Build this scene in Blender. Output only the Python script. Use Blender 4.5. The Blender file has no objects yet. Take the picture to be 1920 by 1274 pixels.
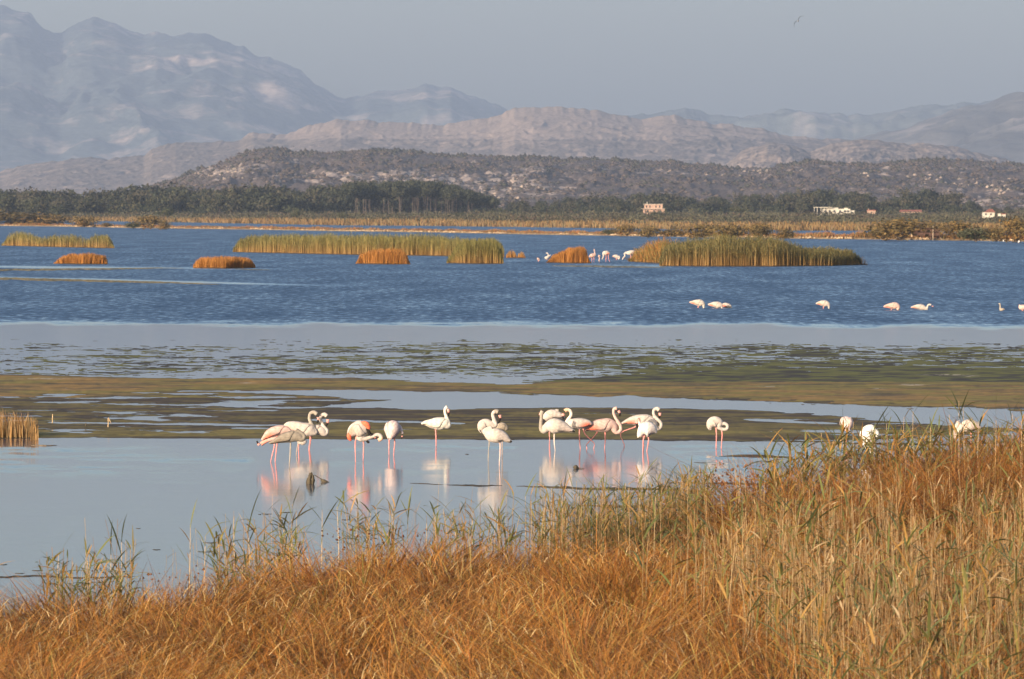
import bpy, math, random
import numpy as np
from mathutils import Vector, Matrix

# ------------------------------------------------------------------ camera, sky, sun, exposure
R = random.Random(7)
RN = np.random.RandomState(11)
scene = bpy.context.scene
C = scene.collection
F = 1920 * 200 / 36.0          # focal length in photo pixels (200 mm lens)
CAMZ = 5.5
HV = 392.0                     # photo row of the horizon

cam_d = bpy.data.cameras.new('camera')
cam_d.lens = 200; cam_d.sensor_width = 36
cam_d.shift_y = -(637 - HV) / 1920.0
cam_d.clip_start = 0.5; cam_d.clip_end = 120000
cam_d.dof.use_dof = True; cam_d.dof.focus_distance = 125; cam_d.dof.aperture_fstop = 9.0
cam = bpy.data.objects.new('camera', cam_d); C.objects.link(cam)
cam.location = (0, 0, CAMZ); cam.rotation_euler = (math.radians(90), 0, 0)
scene.camera = cam

SUN_EL = math.radians(13.0)
SUN_AZ = math.radians(218.0)   # compass angle from +Y clockwise: behind the camera, to the left
sun_vec = Vector((math.sin(SUN_AZ) * math.cos(SUN_EL), math.cos(SUN_AZ) * math.cos(SUN_EL), math.sin(SUN_EL)))
world = bpy.data.worlds.new('World'); scene.world = world; world.use_nodes = True
wn = world.node_tree.nodes; wl = world.node_tree.links
wn.clear()
sky = wn.new('ShaderNodeTexSky'); sky.sky_type = 'NISHITA'; sky.sun_disc = False
sky.sun_elevation = SUN_EL; sky.sun_rotation = SUN_AZ
sky.air_density = 1.0; sky.dust_density = 3.2; sky.ozone_density = 1.6; sky.altitude = 0
bg = wn.new('ShaderNodeBackground'); bg.inputs['Strength'].default_value = 0.148
wo = wn.new('ShaderNodeOutputWorld')
wl.new(sky.outputs[0], bg.inputs['Color']); wl.new(bg.outputs[0], wo.inputs['Surface'])

sd = bpy.data.lights.new('sun', 'SUN'); sd.energy = 4.15; sd.angle = math.radians(0.5); sd.color = (1.0, 0.83, 0.62)
sun = bpy.data.objects.new('sun', sd); C.objects.link(sun)
sun.rotation_euler = sun_vec.to_track_quat('Z', 'Y').to_euler()

scene.view_settings.view_transform = 'Standard'
scene.view_settings.look = 'None'
scene.view_settings.exposure = 0.76
scene.view_settings.gamma = 1.0
scene.view_settings.use_curve_mapping = False
scene.render.engine = 'CYCLES'
scene.cycles.use_denoising = True
scene.cycles.max_bounces = 6
scene.cycles.diffuse_bounces = 3
scene.cycles.glossy_bounces = 3
scene.cycles.transparent_max_bounces = 4
scene.cycles.volume_bounces = 0

HAZE_SIGMA = 4.6e-5
HAZE_COLOR = (0.49, 0.615, 0.885)
WAVE_TILT = 1.1

# ------------------------------------------------------------------ helpers
def Q(u, v, d):
    """world point seen at photo pixel (u, v) at distance d"""
    return ((u - 960.0) * d / F, d, CAMZ - (v - HV) * d / F)
def dist(v, z=0.0):
    return F * (CAMZ - z) / (v - HV)
def tag(o, label=None, cat=None, group=None, kind=None):
    if label: o['label'] = label
    if cat: o['category'] = cat
    if group: o['group'] = group
    if kind: o['kind'] = kind
    return o
def empty(name, loc=(0, 0, 0)):
    o = bpy.data.objects.new(name, None); C.objects.link(o); o.location = loc
    o.empty_display_size = 0.3
    return o
def mesh_np(name, V, Fc, col=None, smooth=False):
    """V (n,3), Fc (m,k) int array, all faces the same size; col (n,3) vertex albedo"""
    V = np.asarray(V, dtype=np.float32); Fc = np.asarray(Fc, dtype=np.int32)
    me = bpy.data.meshes.new(name)
    m, k = Fc.shape
    me.vertices.add(len(V)); me.vertices.foreach_set('co', V.ravel())
    me.loops.add(m * k); me.loops.foreach_set('vertex_index', Fc.ravel())
    me.polygons.add(m); me.polygons.foreach_set('loop_start', np.arange(0, m * k, k, dtype=np.int32))
    if smooth: me.polygons.foreach_set('use_smooth', np.ones(m, dtype=bool))
    me.update(calc_edges=True)
    if col is not None:
        a = me.color_attributes.new('Col', 'FLOAT_COLOR', 'POINT')
        cc = np.ones((len(V), 4), dtype=np.float32); cc[:, :3] = col
        a.data.foreach_set('color', cc.ravel())
    return me
def link(name, me, mat=None, parent=None, loc=None):
    o = bpy.data.objects.new(name, me); C.objects.link(o)
    if mat is not None and len(me.materials) == 0: me.materials.append(mat)
    if parent is not None: o.parent = parent
    if loc is not None: o.location = loc
    return o
class MB:
    """collects simple closed shapes into one mesh"""
    def __init__(s): s.v = []; s.f = []
    def add(s, v, f):
        b = len(s.v); s.v += [tuple(p) for p in v]; s.f += [tuple(b + i for i in q) for q in f]
    def box(s, x0, x1, y0, y1, z0, z1, bev=0.0):
        b = bev
        if b <= 0:
            s.add([(x0, y0, z0), (x1, y0, z0), (x1, y1, z0), (x0, y1, z0), (x0, y0, z1), (x1, y0, z1), (x1, y1, z1), (x0, y1, z1)],
                  [(0, 3, 2, 1), (4, 5, 6, 7), (0, 1, 5, 4), (1, 2, 6, 5), (2, 3, 7, 6), (3, 0, 4, 7)])
        else:
            s.add([(x0, y0, z0), (x1, y0, z0), (x1, y1, z0), (x0, y1, z0), (x0, y0, z1 - b), (x1, y0, z1 - b), (x1, y1, z1 - b), (x0, y1, z1 - b),
                   (x0 + b, y0 + b, z1), (x1 - b, y0 + b, z1), (x1 - b, y1 - b, z1), (x0 + b, y1 - b, z1)],
                  [(0, 3, 2, 1), (8, 9, 10, 11), (0, 1, 5, 4), (1, 2, 6, 5), (2, 3, 7, 6), (3, 0, 4, 7), (4, 5, 9, 8), (5, 6, 10, 9), (6, 7, 11, 10), (7, 4, 8, 11)])
    def mesh(s, name, smooth=False):
        me = bpy.data.meshes.new(name); me.from_pydata(s.v, [], s.f); me.update()
        if smooth: me.polygons.foreach_set('use_smooth', np.ones(len(me.polygons), dtype=bool))
        return me
def sweep(pts, n=10, sub=4):
    """closed tube along pts [(x,y,z,rn,rs)], Catmull-Rom smoothed; returns verts, faces, ring index, centres"""
    P = [np.array(p, dtype=float) for p in pts]
    out = []
    for i in range(len(P) - 1):
        p0 = P[max(i - 1, 0)]; p1 = P[i]; p2 = P[i + 1]; p3 = P[min(i + 2, len(P) - 1)]
        for k in range(sub):
            t = k / sub
            q = 0.5 * ((2 * p1) + (-p0 + p2) * t + (2 * p0 - 5 * p1 + 4 * p2 - p3) * t * t + (-p0 + 3 * p1 - 3 * p2 + p3) * t ** 3)
            q[3:] = p1[3:] * (1 - t) + p2[3:] * t if False else np.maximum(q[3:], 0.3 * np.minimum(p1[3:], p2[3:]))
            out.append((q, i + t))
    out.append((P[-1], len(P) - 1.0))
    V = []; idx = []; cen = []
    T0 = out[1][0][:3] - out[0][0][:3]; T0 /= np.linalg.norm(T0) + 1e-9
    ref = np.array([0, 0, 1.0])
    if abs(T0[2]) > 0.9: ref = np.array([1.0, 0, 0])
    N = ref - T0 * ref.dot(T0); N /= np.linalg.norm(N)
    for j, (q, ti) in enumerate(out):
        a = out[max(j - 1, 0)][0][:3]; b = out[min(j + 1, len(out) - 1)][0][:3]
        T = b - a; T /= np.linalg.norm(T) + 1e-9
        N = N - T * N.dot(T); N /= np.linalg.norm(N) + 1e-9
        B = np.cross(T, N)
        for k in range(n):
            an = 2 * math.pi * k / n
            V.append(q[:3] + N * q[3] * math.sin(an) + B * q[4] * math.cos(an))
            idx.append(ti)
        cen.append((q[:3], N.copy(), B.copy(), q[3], q[4], ti))
    Fc = []
    m = len(out)
    for j in range(m - 1):
        for k in range(n):
            Fc.append((j * n + k, j * n + (k + 1) % n, (j + 1) * n + (k + 1) % n, (j + 1) * n + k))
    V.append(out[0][0][:3]); idx.append(0.0); V.append(out[-1][0][:3]); idx.append(out[-1][1])
    for k in range(n):
        Fc.append((m * n, (k + 1) % n, k)); Fc.append((m * n + 1, (m - 1) * n + k, (m - 1) * n + (k + 1) % n))
    return V, Fc, idx, cen
def hsh(ix, iy, seed):
    h = (ix.astype(np.int64) * 374761393 + iy.astype(np.int64) * 668265263 + seed * 974634777) & 0xffffffff
    h = ((h ^ (h >> 13)) * 1274126177) & 0xffffffff
    h = (h ^ (h >> 16)) & 0xffffffff
    return h / 4294967295.0
def vn(x, y, seed=0):
    x = np.asarray(x, dtype=float); y = np.asarray(y, dtype=float)
    ix = np.floor(x); iy = np.floor(y); fx = x - ix; fy = y - iy
    fx = fx * fx * (3 - 2 * fx); fy = fy * fy * (3 - 2 * fy)
    a = hsh(ix, iy, seed); b = hsh(ix + 1, iy, seed); c = hsh(ix, iy + 1, seed); d = hsh(ix + 1, iy + 1, seed)
    return (a * (1 - fx) + b * fx) * (1 - fy) + (c * (1 - fx) + d * fx) * fy
def fbm(x, y, seed=0, oct=4, gain=0.5):
    s = 0; a = 1; t = 0
    for i in range(oct):
        s = s + a * vn(x * 2 ** i + 17.3 * i, y * 2 ** i + 5.1 * i, seed + i * 13); t += a; a *= gain
    return s / t
def grid_faces(nr, nc):
    r = np.arange(nr - 1)[:, None]; c = np.arange(nc - 1)[None, :]
    a = (r * nc + c).ravel()
    return np.stack([a, a + 1, a + nc + 1, a + nc], axis=1)
def prof(pts, u):
    p = np.array(pts, dtype=float)
    return np.interp(u, p[:, 0], p[:, 1])

# ------------------------------------------------------------------ materials
def new_mat(name):
    m = bpy.data.materials.new(name); m.use_nodes = True
    m.node_tree.nodes.clear()
    return m, m.node_tree.nodes, m.node_tree.links
def plain(name, col, rough=0.8, noise=0.25, scale=6.0, spec=0.3, bump=0.0):
    m, N, L = new_mat(name)
    out = N.new('ShaderNodeOutputMaterial'); b = N.new('ShaderNodeBsdfPrincipled')
    b.inputs['Roughness'].default_value = rough; b.inputs['Specular IOR Level'].default_value = spec
    tc = N.new('ShaderNodeTexCoord'); nz = N.new('ShaderNodeTexNoise'); nz.inputs['Scale'].default_value = scale; nz.inputs['Detail'].default_value = 5
    L.new(tc.outputs['Object'], nz.inputs['Vector'])
    mr = N.new('ShaderNodeMapRange'); mr.inputs[1].default_value = 0.25; mr.inputs[2].default_value = 0.75
    mr.inputs[3].default_value = 1 - noise; mr.inputs[4].default_value = 1 + noise
    L.new(nz.outputs[0], mr.inputs[0])
    vm = N.new('ShaderNodeVectorMath'); vm.operation = 'SCALE'; vm.inputs[0].default_value = col[:3]
    L.new(mr.outputs[0], vm.inputs['Scale']); L.new(vm.outputs[0], b.inputs['Base Color'])
    if bump > 0:
        bp = N.new('ShaderNodeBump'); bp.inputs['Strength'].default_value = bump; bp.inputs['Distance'].default_value = 0.02
        L.new(nz.outputs[0], bp.inputs['Height']); L.new(bp.outputs[0], b.inputs['Normal'])
    L.new(b.outputs[0], out.inputs[0])
    return m
def attr_mat(name, trans=0.3, rough=0.7, nscale=3.0, namt=0.2, spec=0.2):
    """albedo from the per-vertex attribute, broken by procedural noise; a share shines through thin blades"""
    m, N, L = new_mat(name)
    out = N.new('ShaderNodeOutputMaterial'); b = N.new('ShaderNodeBsdfPrincipled')
    b.inputs['Roughness'].default_value = rough; b.inputs['Specular IOR Level'].default_value = spec
    at = N.new('ShaderNodeVertexColor'); at.layer_name = 'Col'
    tc = N.new('ShaderNodeTexCoord'); nz = N.new('ShaderNodeTexNoise'); nz.inputs['Scale'].default_value = nscale; nz.inputs['Detail'].default_value = 4
    L.new(tc.outputs['Object'], nz.inputs['Vector'])
    mr = N.new('ShaderNodeMapRange'); mr.inputs[1].default_value = 0.25; mr.inputs[2].default_value = 0.75
    mr.inputs[3].default_value = 1 - namt; mr.inputs[4].default_value = 1 + namt
    L.new(nz.outputs[0], mr.inputs[0])
    vm = N.new('ShaderNodeVectorMath'); vm.operation = 'SCALE'
    L.new(at.outputs['Color'], vm.inputs[0]); L.new(mr.outputs[0], vm.inputs['Scale'])
    L.new(vm.outputs[0], b.inputs['Base Color'])
    if trans > 0:
        tr = N.new('ShaderNodeBsdfTranslucent'); L.new(vm.outputs[0], tr.inputs['Color'])
        mx = N.new('ShaderNodeMixShader'); mx.inputs[0].default_value = trans
        L.new(b.outputs[0], mx.inputs[1]); L.new(tr.outputs[0], mx.inputs[2]); L.new(mx.outputs[0], out.inputs[0])
    else:
        L.new(b.outputs[0], out.inputs[0])
    return m
M = {}
M['blade'] = attr_mat('grass_blades', 0.15, 0.6, 2.0, 0.15, 0.25)
M['reed'] = attr_mat('reed_blades', 0.25, 0.6, 1.0, 0.12, 0.25)
M['foliage'] = attr_mat('foliage', 0.15, 0.85, 0.4, 0.25, 0.1)
M['rockbits'] = attr_mat('rock_pieces', 0.0, 0.95, 0.3, 0.25, 0.1)
M['feather'] = attr_mat('feathers', 0.0, 0.85, 22.0, 0.16, 0.1)
M['bark'] = plain('bark', (0.11, 0.085, 0.07), 0.9, 0.3, 1.5)

def hill_mat(name, scrub, rock, sx, sz, cover, contrast=0.08, fine=1.0):
    """rock showing between scrub: noise-masked in object space"""
    m, N, L = new_mat(name)
    out = N.new('ShaderNodeOutputMaterial'); b = N.new('ShaderNodeBsdfPrincipled')
    b.inputs['Roughness'].default_value = 0.95; b.inputs['Specular IOR Level'].default_value = 0.1
    tc = N.new('ShaderNodeTexCoord'); mp = N.new('ShaderNodeMapping'); mp.inputs['Scale'].default_value = (sx, sx, sz)
    L.new(tc.outputs['Object'], mp.inputs[0])
    n1 = N.new('ShaderNodeTexNoise'); n1.inputs['Scale'].default_value = 1.0; n1.inputs['Detail'].default_value = 9; n1.inputs['Roughness'].default_value = 0.62; n1.inputs['Distortion'].default_value = 0.4
    L.new(mp.outputs[0], n1.inputs['Vector'])
    at = N.new('ShaderNodeAttribute'); at.attribute_name = 'rock'
    ad = N.new('ShaderNodeMath'); ad.operation = 'ADD'; L.new(n1.outputs[0], ad.inputs[0]); L.new(at.outputs['Fac'], ad.inputs[1])
    mr = N.new('ShaderNodeMapRange'); mr.inputs[1].default_value = cover - contrast; mr.inputs[2].default_value = cover + contrast
    L.new(ad.outputs[0], mr.inputs[0])
    n2 = N.new('ShaderNodeTexNoise'); n2.inputs['Scale'].default_value = 6.0 * fine; n2.inputs['Detail'].default_value = 6
    L.new(mp.outputs[0], n2.inputs['Vector'])
    r2 = N.new('ShaderNodeMapRange'); r2.inputs[1].default_value = 0.3; r2.inputs[2].default_value = 0.7; r2.inputs[3].default_value = 0.6; r2.inputs[4].default_value = 1.4
    L.new(n2.outputs[0], r2.inputs[0])
    mx = N.new('ShaderNodeMix'); mx.data_type = 'RGBA'
    mx.inputs[6].default_value = (*scrub, 1); mx.inputs[7].default_value = (*rock, 1)
    L.new(mr.outputs[0], mx.inputs[0])
    vm = N.new('ShaderNodeVectorMath'); vm.operation = 'SCALE'
    L.new(mx.outputs[2], vm.inputs[0]); L.new(r2.outputs[0], vm.inputs['Scale']); L.new(vm.outputs[0], b.inputs['Base Color'])
    bp = N.new('ShaderNodeBump'); bp.inputs['Strength'].default_value = 0.6; bp.inputs['Distance'].default_value = 0.12 / sx
    L.new(n1.outputs[0], bp.inputs['Height']); L.new(bp.outputs[0], b.inputs['Normal'])
    L.new(b.outputs[0], out.inputs[0])
    return m

# ------------------------------------------------------------------ haze: the air between here and the mountains
hb = MB(); hb.box(-34000, 34000, -400, 28500, -2.2, 1300)
hm, N_, L_ = new_mat('haze_air')
vo = N_.new('ShaderNodeVolumePrincipled'); vo.inputs['Color'].default_value = (*HAZE_COLOR, 1)
vo.inputs['Density'].default_value = HAZE_SIGMA; vo.inputs['Anisotropy'].default_value = 0.0
ho = N_.new('ShaderNodeOutputMaterial'); L_.new(vo.outputs[0], ho.inputs['Volume'])
hz = link('haze', hb.mesh('haze'), hm); tag(hz, kind='stuff')

# ------------------------------------------------------------------ mountains and hills
def add_attr(me, name, vals):
    a = me.attributes.new(name, 'FLOAT', 'POINT'); a.data.foreach_set('value', np.asarray(vals, dtype=np.float32))
def mountain(name, D, W, profile, mat, gully, jag, u0=-500, u1=2420, nc=700, nr=90, seed=1, gshape=0.8, sx=1.0, rockfn=None, base=0.0, amp=1.0):
    us = np.linspace(u0, u1, nc)
    s = np.concatenate([np.linspace(0, 1, nr), np.linspace(1.04, 1.4, 8)])
    U, S = np.meshgrid(us, s)
    Dd = D + (S - 1) * W
    X = (U - 960) * Dd / F; Y = Dd
    top = CAMZ + (HV - prof(profile, U)) * D / F
    g = np.where(S <= 1, np.clip(S, 0, 1) ** gshape, 1 - (S - 1) * 1.2)
    nx = X / (gully * 2.2 * sx); ny = Y / (gully * 3.5)
    wx = fbm(nx * 0.7, ny * 0.7, seed + 50, 3) * 1.6
    rid = 1 - np.abs(2 * fbm(nx + wx, ny + wx, seed, 5, 0.55) - 1) * 2.0
    env = np.clip(S * (1.0 - S) * 4, 0, 1) ** 0.8 * (S <= 1)
    Z = base + (top - base) * g + (rid - 0.55) * gully * 0.42 * amp * env * np.clip((top - base) / (gully * 1.2), 0.05, 1.2)
    jn = (fbm(X / jag / 2.0, Y * 0 + seed, seed + 7, 5, .6) - 0.5) * jag
    Z = Z + jn * np.clip((S - 0.82) * 6, 0, 1) + (fbm(X / (gully * .25), Y / (gully * .25), seed + 9, 4) - .5) * gully * 0.10 * env
    Z = np.where(S < 0.02, -1.0, np.maximum(Z, base - 1.0))
    V = np.stack([X, Y, Z], -1).reshape(-1, 3)
    me = mesh_np(name, V, grid_faces(len(s), nc), smooth=True)
    rk = rockfn(U, S, X, Y, Z) if rockfn is not None else np.zeros_like(X)
    add_attr(me, 'rock', rk.ravel())
    o = link(name, me, mat); tag(o, kind='structure')
    return X, Y, Z, U, S
far_scrub = (0.075, 0.090, 0.092)
big_profile = [(-500, 60), (-300, 30), (-120, 8), (0, 15), (30, 20), (60, 34), (85, 60), (115, 66), (132, 52), (150, 42), (175, 35), (200, 43), (225, 50), (245, 60), (270, 66), (290, 61), (330, 65), (400, 66), (430, 77), (455, 82), (485, 101), (520, 112), (560, 130), (600, 160), (630, 180), (650, 185), (690, 172), (735, 174), (760, 165), (785, 155), (800, 152), (820, 160), (845, 160), (870, 176), (900, 190), (930, 197), (950, 206), (1000, 232), (1060, 262), (1150, 300), (1400, 340), (2420, 360)]
def rock_big(U, S, X, Y, Z):
    # pale bare slabs high on the slopes
    r = (fbm(X / 420 + Z / 400, Z / 60, 33, 4) - .5) * 0.34
    v = HV - (Z - CAMZ) * F / Y
    for (cu, cv, ru, rv, k) in [(130, 95, 130, 20, .16), (300, 130, 180, 14, .12), (310, 172, 34, 14, .22), (430, 178, 90, 14, .2), (560, 160, 80, 30, .10), (90, 245, 80, 28, .12), (270, 225, 90, 14, .15), (195, 75, 36, 24, .2), (350, 110, 30, 14, .16), (780, 185, 50, 18, .2), (570, 205, 60, 10, .12), (320, 260, 110, 30, .1)]:
        r = r + .42 * k * np.exp(-(((U - cu) / ru) ** 2 + ((v - cv) / rv) ** 2))
    return r - 0.02
mountain('mountains', 25000, 5200, big_profile, hill_mat('mountain_rock', far_scrub, (0.33, 0.26, 0.225), 1 / 260., 1 / 90., 0.60, 0.08, fine=1.4), 520, 70, seed=3, nr=120, rockfn=rock_big, sx=0.8, amp=0.6)
mountain('mountains', 21500, 2400, [(-500, 385), (1000, 300), (1150, 225), (1240, 211), (1290, 208), (1330, 218), (1380, 222), (1440, 209), (1500, 204), (1530, 208), (1560, 216), (1600, 218), (1680, 206), (1750, 200), (1800, 197), (1900, 185), (2100, 175), (2420, 190)],
         hill_mat('far_ridge_rock', (0.10, 0.11, 0.10), (0.4, 0.34, 0.3), 1 / 600., 1 / 260., 0.62), 380, 40, u0=900, seed=8, nr=60)
mountain('mountains', 17500, 3200, [(900, 390), (1350, 340), (1500, 290), (1600, 262), (1680, 246), (1740, 224), (1800, 205), (1850, 192), (1900, 178), (1960, 166), (2100, 150), (2420, 170)],
         hill_mat('right_mountain_rock', (0.11, 0.10, 0.09), (0.4, 0.33, 0.3), 1 / 600., 1 / 260., 0.60), 380, 40, u0=1200, seed=12, nr=60)
def rock_mid(U, S, X, Y, Z):
    v = HV - (Z - CAMZ) * F / Y
    return np.where(v < 262, 0.16, -0.02) * np.clip((268 - v) / 12, -0.4, 1) + (fbm(X / 500, Z / 60, 9, 3) - .5) * .15
mountain('hills', 12500, 1700, [(-500, 345), (-200, 335), (0, 325), (40, 312), (75, 306), (120, 297), (200, 296), (270, 292), (285, 280), (330, 268), (400, 268), (450, 262), (475, 250), (500, 249), (540, 250), (590, 235), (640, 223), (700, 228), (760, 230), (830, 232), (880, 224), (940, 215), (965, 204), (1000, 199), (1040, 201), (1100, 204), (1150, 212), (1200, 221), (1260, 218), (1320, 226), (1400, 238), (1450, 248), (1500, 256), (1600, 264), (1700, 300), (1800, 330), (2420, 360)],
         hill_mat('limestone_ridge', (0.17, 0.135, 0.118), (0.33, 0.25, 0.21), 1 / 60., 1 / 34., 0.56, 0.08, fine=1.6), 26, 16, seed=21, nr=110, nc=1100, rockfn=rock_mid, sx=0.7, amp=0.5)
mountain('hills', 10000, 1300, [(900, 380), (1250, 360), (1330, 330), (1390, 285), (1440, 268), (1480, 270), (1520, 284), (1560, 268), (1600, 261), (1650, 264), (1700, 269), (1760, 270), (1810, 280), (1860, 294), (1900, 303), (1990, 312), (2200, 300), (2420, 310)],
         hill_mat('pale_ridge', (0.17, 0.135, 0.118), (0.33, 0.25, 0.21), 1 / 46., 1 / 26., 0.53, 0.08, fine=1.6), 26, 10, u0=1000, seed=25, nr=80, sx=0.6)
low_profile = [(-500, 420), (-100, 400), (120, 385), (250, 362), (290, 352), (330, 338), (380, 318), (430, 300), (460, 287), (490, 280), (520, 280), (560, 288), (600, 287), (640, 286), (700, 282), (760, 284), (850, 293), (900, 292), (960, 298), (1000, 294), (1050, 300), (1100, 299), (1150, 300), (1200, 305), (1260, 303), (1300, 308), (1340, 311), (1400, 317), (1440, 316), (1480, 309), (1520, 302), (1560, 307), (1640, 309), (1700, 306), (1740, 300), (1780, 300), (1820, 300), (1860, 304), (1900, 309), (1960, 308), (2100, 296), (2420, 300)]
def rock_low(U, S, X, Y, Z):
    v = HV - (Z - CAMZ) * F / Y
    r = (fbm(X / 120, Z / 9, 31, 4) - .5) * .45
    for (cu, cv, ru, rv, k) in [(420, 325, 60, 14, .2), (480, 302, 50, 7, .16), (680, 326, 70, 6, .2), (610, 336, 50, 8, .12), (960, 318, 90, 7, .16), (1010, 350, 60, 12, .16), (1350, 328, 110, 6, .2), (1240, 320, 60, 6, .12), (930, 360, 50, 14, .1), (1680, 330, 90, 8, .14), (1760, 350, 130, 18, .14), (1560, 305, 60, 4, .12), (1170, 350, 70, 8, .08), (1850, 345, 90, 18, .1)]:
        r = r + .42 * k * np.exp(-(((U - cu) / ru) ** 2 + ((v - cv) / rv) ** 2))
    return r - .06
lowX, lowY, lowZ, lowU, lowS = mountain('hills', 5800, 1700, low_profile, hill_mat('scrub_hill', (0.115, 0.091, 0.084), (0.42, 0.33, 0.28), 1 / 14., 1 / 5., 0.58, 0.05), 24, 2.2, seed=41, nr=120, nc=900, rockfn=rock_low, base=1.5, sx=0.8, gshape=0.9)

# ------------------------------------------------------------------ ground far below everything, reaching past the mountains
gb = MB(); gb.box(-33000, 33000, -380, 28000, -1.21, -1.2)
tag(link('ground', gb.mesh('ground'), plain('lagoon_bed', (0.10, 0.085, 0.06), 0.95, 0.3, 0.02)), kind='structure')

# ------------------------------------------------------------------ far land behind the lagoon
shore_far = [(-500, 409), (0, 412), (105, 414), (320, 417), (480, 420), (640, 423), (800, 424), (960, 426), (1120, 428), (1250, 430), (1400, 432), (1500, 433), (1630, 433), (1700, 434), (2000, 434), (2420, 434)]
us = np.linspace(-500, 2420, 300)
rows = []
for s in np.linspace(0, 1, 60):
    d0 = F * CAMZ / (prof(shore_far, us) - HV)
    d = d0 * (1 - s) + 4300 * s
    X = (us - 960) * d / F
    z = -0.3 + np.minimum(s * 40, 1) * 0.7 + 2.6 * np.clip(s, 0, 1) + (fbm(X / 60, d / 90, 5, 3) - .5) * np.minimum(s * 8, 1) * 0.9
    if s == 0: z = z * 0 - 1.1
    rows.append(np.stack([X, d, z], -1))
LV = np.array(rows)
lm = mesh_np('land', LV.reshape(-1, 3), grid_faces(60, 300), smooth=True)
add_attr(lm, 'rock', np.zeros(60 * 300))
tag(link('land', lm, hill_mat('dry_marsh_ground', (0.13, 0.10, 0.05), (0.20, 0.16, 0.09), 1 / 40., 1 / 10., 0.52, 0.1)), kind='structure')
def land_z(x, d):
    u = 960 + x * F / d
    d0 = F * CAMZ / (prof(shore_far, u) - HV)
    s = np.clip((d - d0) / (4300 - d0), 0, 1)
    return -0.3 + np.minimum(s * 40, 1) * 0.7 + 2.6 * s

# ------------------------------------------------------------------ water
vrows = np.concatenate([np.array([394.15, 395, 398, 402]), np.arange(405, 590, 2.0), np.arange(590, 640, 1.0), np.arange(640, 700, 2.0), np.arange(700, 1110, 3.0), np.arange(1110, 1500, 20.0), [1700, 2100, 3000]])
ucols = np.linspace(-900, 2820, 373)
U, Vv = np.meshgrid(ucols, vrows)
Dw = F * CAMZ / (Vv - HV)
Xw = (U - 960) * Dw / F
def sm(a, b, x):
    t = np.clip((x - a) / (b - a), 0, 1); return t * t * (3 - 2 * t)
rip = np.where(Vv < 560, 1.0, 1.0)
edge = 612 + (U - 960) * 0.003 + (fbm(U / 140, U * 0, 3, 4) - .5) * 7
rip = 1 - sm(edge - 12, edge + 5, Vv + (fbm(U / 60, Vv / 3, 4, 4) - .5) * 15) * 0.97
rip = rip * (1 - 0.35 * sm(edge - 26, edge - 3, Vv))
# slicks behind the thin mud bars at the left
def slick(pts, w0, w1):
    c = prof([(p[0], p[1]) for p in pts], U)
    k = prof([(p[0], p[2]) for p in pts], U)
    return (1 - sm(0.0, 1.0, (c - Vv) / w0)) * (Vv <= c) * k + (Vv > c) * (1 - sm(0, 1, (Vv - c) / w1)) * k
s1 = slick([(-900, 515, 1), (0, 522, 1), (200, 526, 1), (420, 532, 1), (600, 536, .6), (720, 538, 0)], 6, 2)
s2 = slick([(-900, 500, 1), (0, 502, 1), (280, 504, .9), (500, 505, .5), (620, 506, 0)], 7, 1.5)
s3 = slick([(960, 500, 0), (1060, 500, .7), (1240, 501, .7), (1300, 502, 0)], 7, 2)
s4 = slick([(380, 489, 0), (500, 490, .3), (1000, 490, .4), (1180, 492, .3), (1240, 495, 0)], 8, 5)
s5 = slick([(1580, 492, 0), (1640, 494, .45), (1800, 492, .3), (1950, 490, .3)], 7, 4)
rip = rip * (1 - np.clip(s1 + s2 + s3 + s4 + s5, 0, 1) * 0.9)
# light airs on the near pool: rippled behind the birds, smooth towards the reeds
near = sm(824, 842, Vv) * (1 - sm(872, 925, Vv)) * (.35 + .65 * sm(.35, .6, fbm(Xw / 6, Dw / 5, 17, 3))) * sm(.3, .6, fbm(U / 90, Vv / 3.0, 18, 3)) * 0.30
near = near * (1 - .8 * sm(960, 990, U) * (1 - sm(1230, 1270, U))) * (1 - .75 * sm(460, 490, U) * (1 - sm(600, 630, U)))
near = near + sm(900, 960, Vv) * 0.035
chan = sm(700, 730, Vv) * (1 - sm(770, 790, Vv)) * 0.03
alg = sm(640, 660, Vv) * (1 - sm(690, 705, Vv)) * 0.09
rip = np.where(Vv > 620, 0.012 + near + chan * .3 + alg * .3 + 0.012 * sm(860, 1000, Vv), rip)
wm = mesh_np('water', np.stack([Xw, Dw, Xw * 0], -1).reshape(-1, 3), grid_faces(len(vrows), len(ucols)), smooth=True)
wm.flip_normals() if wm.polygons[0].normal.z < 0 else None
add_attr(wm, 'ripple', rip.ravel())
m, N, L = new_mat('lagoon_water')
out = N.new('ShaderNodeOutputMaterial'); b = N.new('ShaderNodeBsdfPrincipled')
b.inputs['Base Color'].default_value = (0.018, 0.038, 0.080, 1); b.inputs['IOR'].default_value = 1.333
geo = N.new('ShaderNodeNewGeometry'); at = N.new('ShaderNodeAttribute'); at.attribute_name = 'ripple'
def noise(sx, sy, det, off=0.0, rough=0.5):
    mp = N.new('ShaderNodeMapping'); mp.inputs['Scale'].default_value = (sx, sy, 1); mp.inputs['Location'].default_value = (off, off * 1.7, 0)
    L.new(geo.outputs['Position'], mp.inputs[0])
    nz = N.new('ShaderNodeTexNoise'); nz.inputs['Scale'].default_value = 1; nz.inputs['Detail'].default_value = det; nz.inputs['Roughness'].default_value = rough
    L.new(mp.outputs[0], nz.inputs['Vector']); return nz.outputs[0]
def mth(op, a, b_=None):
    n = N.new('ShaderNodeMath'); n.operation = op
    for i, x in enumerate((a, b_)):
        if x is None: continue
        if isinstance(x, (int, float)): n.inputs[i].default_value = x
        else: L.new(x, n.inputs[i])
    return n.outputs[0]
rp = at.outputs['Fac']
nx = mth('SUBTRACT', noise(1.6, 0.55, 3, 3.1), 0.5)
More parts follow.
